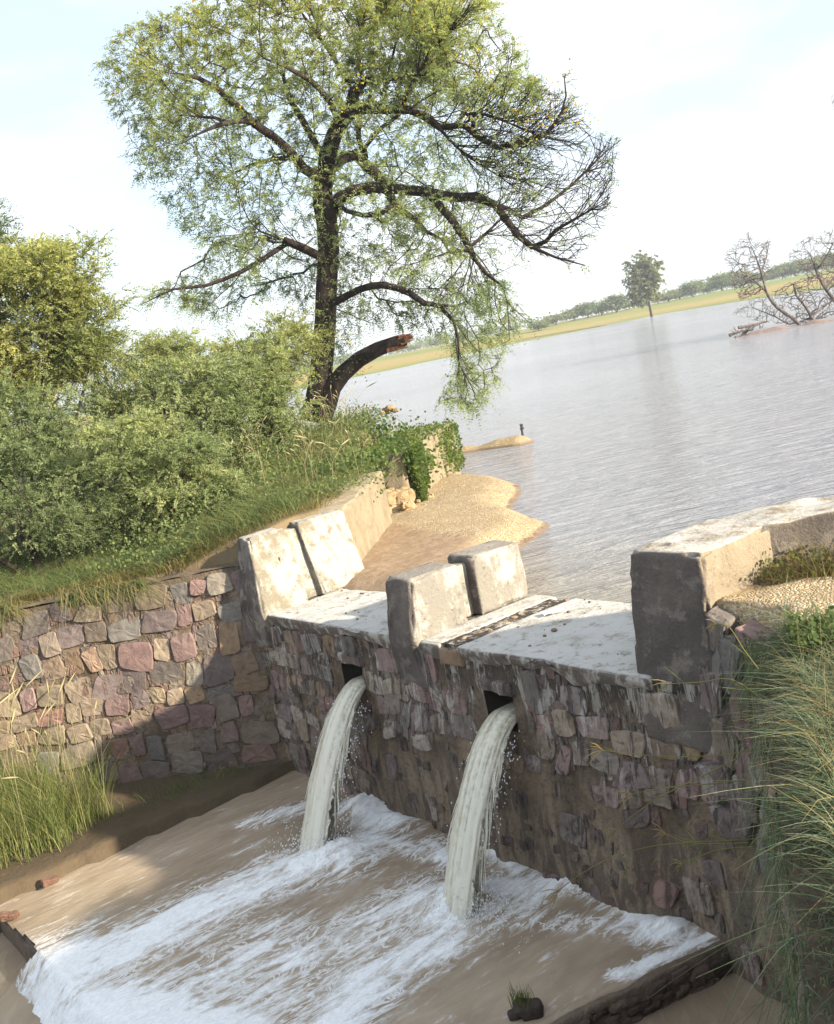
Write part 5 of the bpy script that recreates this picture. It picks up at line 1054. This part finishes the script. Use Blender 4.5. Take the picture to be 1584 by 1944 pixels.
# dry weeds along the right parapet
def rbpatch(polyD, n, h, w, cols, label, **kw): return grassobj('grass', polyD, n, h, w, cols, label, **kw)
rbpatch([(.66, .74), (1.12, 1.28), (3.0, 3.15), (3.6, 2.9), (1.9, 1.35), (1.0, .58)], 9000, .30, .007, DRY+[(.15, .18, .06), (.2, .1, .06)], 'dry reddish weeds along the foot of the right parapet', bend=.6, droop=.2, seed=12)
pw = sample_poly([(1412, 1080), (1440, 1030), (1500, 1005), (1584, 985), (1680, 965), (1680, 1050), (1480, 1090)], 5200)[:, :2]; rw = np.array([onz(a, b, .62) for a, b in pw]); rw[:, 2] = hzv(rw[:, :2])-.01; ok_ = np.abs(polysd(W2D(rw)[:, :2], PR)) > .0; rw = rw[ok_]; n = len(rw)
v, f = blades(rw, RNG.uniform(.05, .24, n), RNG.uniform(.002, .006, n), RNG.normal(size=(n, 3))*.7, RNG.uniform(.3, 1., n), 4, .4); cw = np.array([(.26, .20, .10), (.20, .21, .09), (.17, .19, .085), (.15, .085, .06), (.30, .23, .12), (.22, .12, .08)])
tag(mesh('weed_clump', v, f, M['grass'], None, col=np.repeat(cw[RNG.integers(0, 6, n)]*RNG.uniform(.7, 1.2, (n, 1)), 10, 0)), 'reddish dry weeds tangled against the inner face of the right parapet', 'weeds', None, 'stuff')
pl_ = rw[RNG.permutation(n)[:900]]+np.c_[np.zeros((900, 2)), RNG.uniform(.03, .2, 900)]; creeper('small green leaves among the dry parapet weeds', [pl_], 900, .035, [(.17, .20, .08), (.20, .16, .08)], 'stuff')
# foreground grass on the right bank, hanging over the wing wall
FG = [(.16, .20, .125), (.21, .25, .155), (.12, .16, .095), (.25, .27, .18), (.31, .285, .18), (.15, .19, .12)]
poly = [(1.2, -.22), (1.75, -.95), (2.5, -1.95), (3.2, -2.85), (4.3, -3.2), (4.6, -1.6), (3.2, -.9), (1.9, -.5), (1.35, -.15)]
def fgrass():
    P = sample_poly(poly, 12000)[:, :2]; w = D2W(np.c_[P, np.zeros(len(P))]); z = hzv(w[:, :2]); roots = np.c_[w[:, :2], z-.02+RNG.random(len(P))*.10]; n = len(P); cn = fbm(np.c_[P, P[:, :1]*0], 1.5, 3)
    lean = RNG.normal(size=(n, 3))*.9+(-EX*.2-EY*.15); h = RNG.uniform(.06, .24, n)*(1+.5*cn); v, f = blades(roots, h, RNG.uniform(.003, .0085, n), lean, RNG.uniform(.25, .8, n), 6, .5)
    c = np.array(FG)[RNG.integers(0, len(FG), n)]*RNG.uniform(.75, 1.25, (n, 1)); tag(mesh('grass', v, f, M['grass'], None, col=np.repeat(c, 14, 0)), 'thick blue green grass mound on the near right bank', 'grass', None, 'stuff')
    pp2 = sample_poly([(1412, 1262), (1470, 1225), (1584, 1205), (1640, 1300), (1640, 2000), (1540, 2000), (1500, 1560), (1440, 1420)], 15000)[:, :2]; rr_ = np.array([onz(a, b, .50) for a, b in pp2]); qd = polysd(W2D(rr_)[:, :2], PR); rr_ = rr_[qd > .0]; rr_[:, 2] = hzv(rr_[:, :2])-.02+RNG.random(len(rr_))*.12; n = len(rr_)
    lean = RNG.normal(size=(n, 3))*.9+(-EX*.2-EY*.1); v, f = blades(rr_, RNG.uniform(.06, .24, n), RNG.uniform(.003, .008, n), lean, RNG.uniform(.25, .9, n), 6, .55)
    c = np.array(FG)[RNG.integers(0, len(FG), n)]*RNG.uniform(.75, 1.25, (n, 1)); tag(mesh('grass', v, f, M['grass'], None, col=np.repeat(c, 14, 0)), 'tangled short grass down the near edge of the right bank', 'grass', None, 'stuff')
    st_ = rr_[RNG.permutation(n)[:1500]]+np.c_[np.zeros((1500, 2)), RNG.uniform(0, .12, 1500)]; ch = []
    for q in st_:
        d_ = unit(RNG.normal(size=3)*np.array([1, 1, .55])+np.array([-.2, -.1, .25])); l_ = RNG.uniform(.08, .34); b_ = RNG.normal(size=3)*.12*l_; ch.append(np.array([(*q, .0012), (*(q+d_*l_*.5+b_), .001), (*(q+d_*l_+b_*1.5-np.array([0, 0, .15*l_])), .0006)]))
    v, f = tubes(ch, 3); k_ = np.array([(.40, .32, .17), (.32, .24, .13), (.24, .25, .13), (.22, .15, .10)])[np.repeat(RNG.integers(0, 4, 1500), 9)]; tag(mesh('dry_stems', v, f, M['grass'], None, col=k_*RNG.uniform(.8, 1.15, (len(v), 1))), 'dry straw coloured stems tangled through the near right grass', 'grass', None, 'stuff')
    cv_ = np.array([onz(a, b, .58) for a, b in sample_poly([(1440, 1235), (1500, 1212), (1600, 1200), (1620, 1260), (1520, 1275)], 1500)[:, :2]]); cv_[:, 2] = hzv(cv_[:, :2])+RNG.uniform(.08, .22, len(cv_)); creeper('small leaved clover crowning the near grass mound below the gravel', [cv_], 1500, .035, [(.13, .17, .08), (.17, .21, .10)], 'stuff')
    bl_ = np.array([onz(a, b, .5) for a, b in sample_poly([(1520, 1640), (1600, 1600), (1640, 1960), (1560, 1960)], 420)[:, :2]]); bl_[:, 2] = hzv(bl_[:, :2])+RNG.uniform(.1, .3, len(bl_)); creeper('broad leaved creeper tangled in the grass at the lower right', [bl_], 420, .055, [(.12, .18, .07), (.16, .22, .085)], 'stuff')
    # trailing stems over the wall face
    d = unit(np.array([[2.5, -3.27]]))[0]; s = RNG.uniform(.1, 4.0, 3600); s = s[fbm(np.c_[s, s*0, s*0], 2.4, 2) > -.25]; n = len(s); off = RNG.uniform(-.06, .25, n)*-1; p = np.array([1.0, -.03])+d*s[:, None]+np.array([d[1], -d[0]])*off[:, None]
    roots = D2W(np.c_[p, np.full(n, .44)]); lean = np.tile((-EX-EY)*.15, (n, 1))+RNG.normal(size=(n, 3))*.75; v, f = blades(roots, RNG.uniform(.10, .42, n), RNG.uniform(.002, .0055, n), lean, RNG.uniform(.25, .7, n), 7, 0)
    vv = v.reshape(n, 8, 2, 3); u = np.linspace(0, 1, 8)[None, :, None]; hgt = (vv[:, -1:, :, 2]-vv[:, :1, :, 2]); vv[..., 2] = roots[:, None, None, 2]+hgt*(u*.55-1.75*u**1.8)
    c = np.array(FG)[RNG.integers(0, len(FG), n)]*RNG.uniform(.7, 1.2, (n, 1)); tag(mesh('hanging_grass', vv.reshape(-1, 3), f, M['grass'], None, col=np.repeat(c, 16, 0)), 'grass trailing down over the right wing wall', 'grass', None, 'stuff')
fgrass()
# long seed stalks reaching out in front of the weir
def stalk(pts, Y0, Y1, label, spread=16):
    n = len(pts); t = Tree(); P = [aty(x, y, Y0+(Y1-Y0)*i/(n-1)) for i, (x, y) in enumerate(pts)]; t.limbline(P, [.0035, .0025, .002], 's', False, .05); e = tag(empty('grass_stalk', P[0]), label, 'grass stalk', 'seed stalks leaning over the pool')
    v, f = tubes(t.chains()['s'], 5); mesh('stem', v-P[0], f, M['grass'], e, col=np.tile((.27, .25, .10), (len(v), 1))); tip = P[-1]; dr_ = unit(P[-1]-P[-2]); ch = []
    for k in range(5):
        a = (k-2)*.34; q = unit(dr_+np.array([0, 0, 1.])*a*.9+RNG.normal(size=3)*.12); l = RNG.uniform(.07, .12); ch.append(np.array([(*tip, .0015), (*(tip+q*l*.5), .003), (*(tip+q*l+np.array([0, 0, -.02])), .001)]))
    v, f = tubes(ch, 4); mesh('seed_head', v-P[0], f, M['grass'], e, col=np.tile((.40, .30, .14), (len(v), 1)))
    for k in range(4):
        i = random.randint(0, n-2); v, f = leafmesh((P[i]*.5+P[i+1]*.5)[None], unit(dr_+RNG.normal(size=(1, 3))*.35), .16, .006); mesh('leaf_blade', v-P[0], f, M['grass'], e, col=np.tile((.18, .22, .09), (len(v), 1)))
for pts, lab in (([(1460, 1415), (1380, 1432), (1290, 1437), (1210, 1432), (1145, 1424)], 'seed stalk reaching left in front of the dark weir stones, topmost of the long ones'), ([(1470, 1590), (1380, 1596), (1300, 1600), (1230, 1608), (1150, 1633), (1095, 1665), (1062, 1690)], 'longest seed stalk, arching down over the white foam'),
                 ([(1420, 1600), (1350, 1602), (1300, 1598), (1265, 1583)], 'short seed stalk with an upturned head above the longest stalk'), ([(1430, 1608), (1370, 1612), (1320, 1628), (1295, 1640)], 'short drooping seed stalk just below the longest stalk'),
                 ([(1400, 1440), (1330, 1475), (1250, 1515), (1200, 1550), (1170, 1575)], 'thin seed stalk slanting down across the brown weir face'), ([(1420, 1480), (1330, 1490), (1260, 1495), (1200, 1508)], 'fine purplish seed stalk in the middle of the weir face'),
                 ([(1450, 1330), (1390, 1290), (1330, 1295), (1270, 1298)], 'seed stalk crossing the base of the dark right pier'), ([(1440, 1270), (1410, 1230), (1385, 1190), (1360, 1185)], 'upright seed stalk in front of the gravel beside the dark pier')):
    stalk(pts, 5.0, 5.3, lab)

# ------------------------------------------------------------------ haze over the lake plain
t = NT('haze_air'); pv = t.n('VolumePrincipled'); pv.inputs['Color'].default_value = (.86, .92, 1, 1); pv.inputs['Density'].default_value = .0006; pv.inputs['Anisotropy'].default_value = .2
t.t.links.new(pv.outputs[0], t.out.inputs['Volume'])
zl = float(gh.min())-1.0; hv = [(x, y, z) for z in (zl, 16.5) for x, y in ((-4200, -400), (4200, -400), (4200, 6800), (-4200, 6800))]
tag(mesh('haze', hv, [[3, 2, 1, 0], [4, 5, 6, 7], [0, 1, 5, 4], [1, 2, 6, 5], [2, 3, 7, 6], [3, 0, 4, 7]], t.m, smooth=False), 'thin bright haze over the lake plain', 'haze', None, 'stuff')
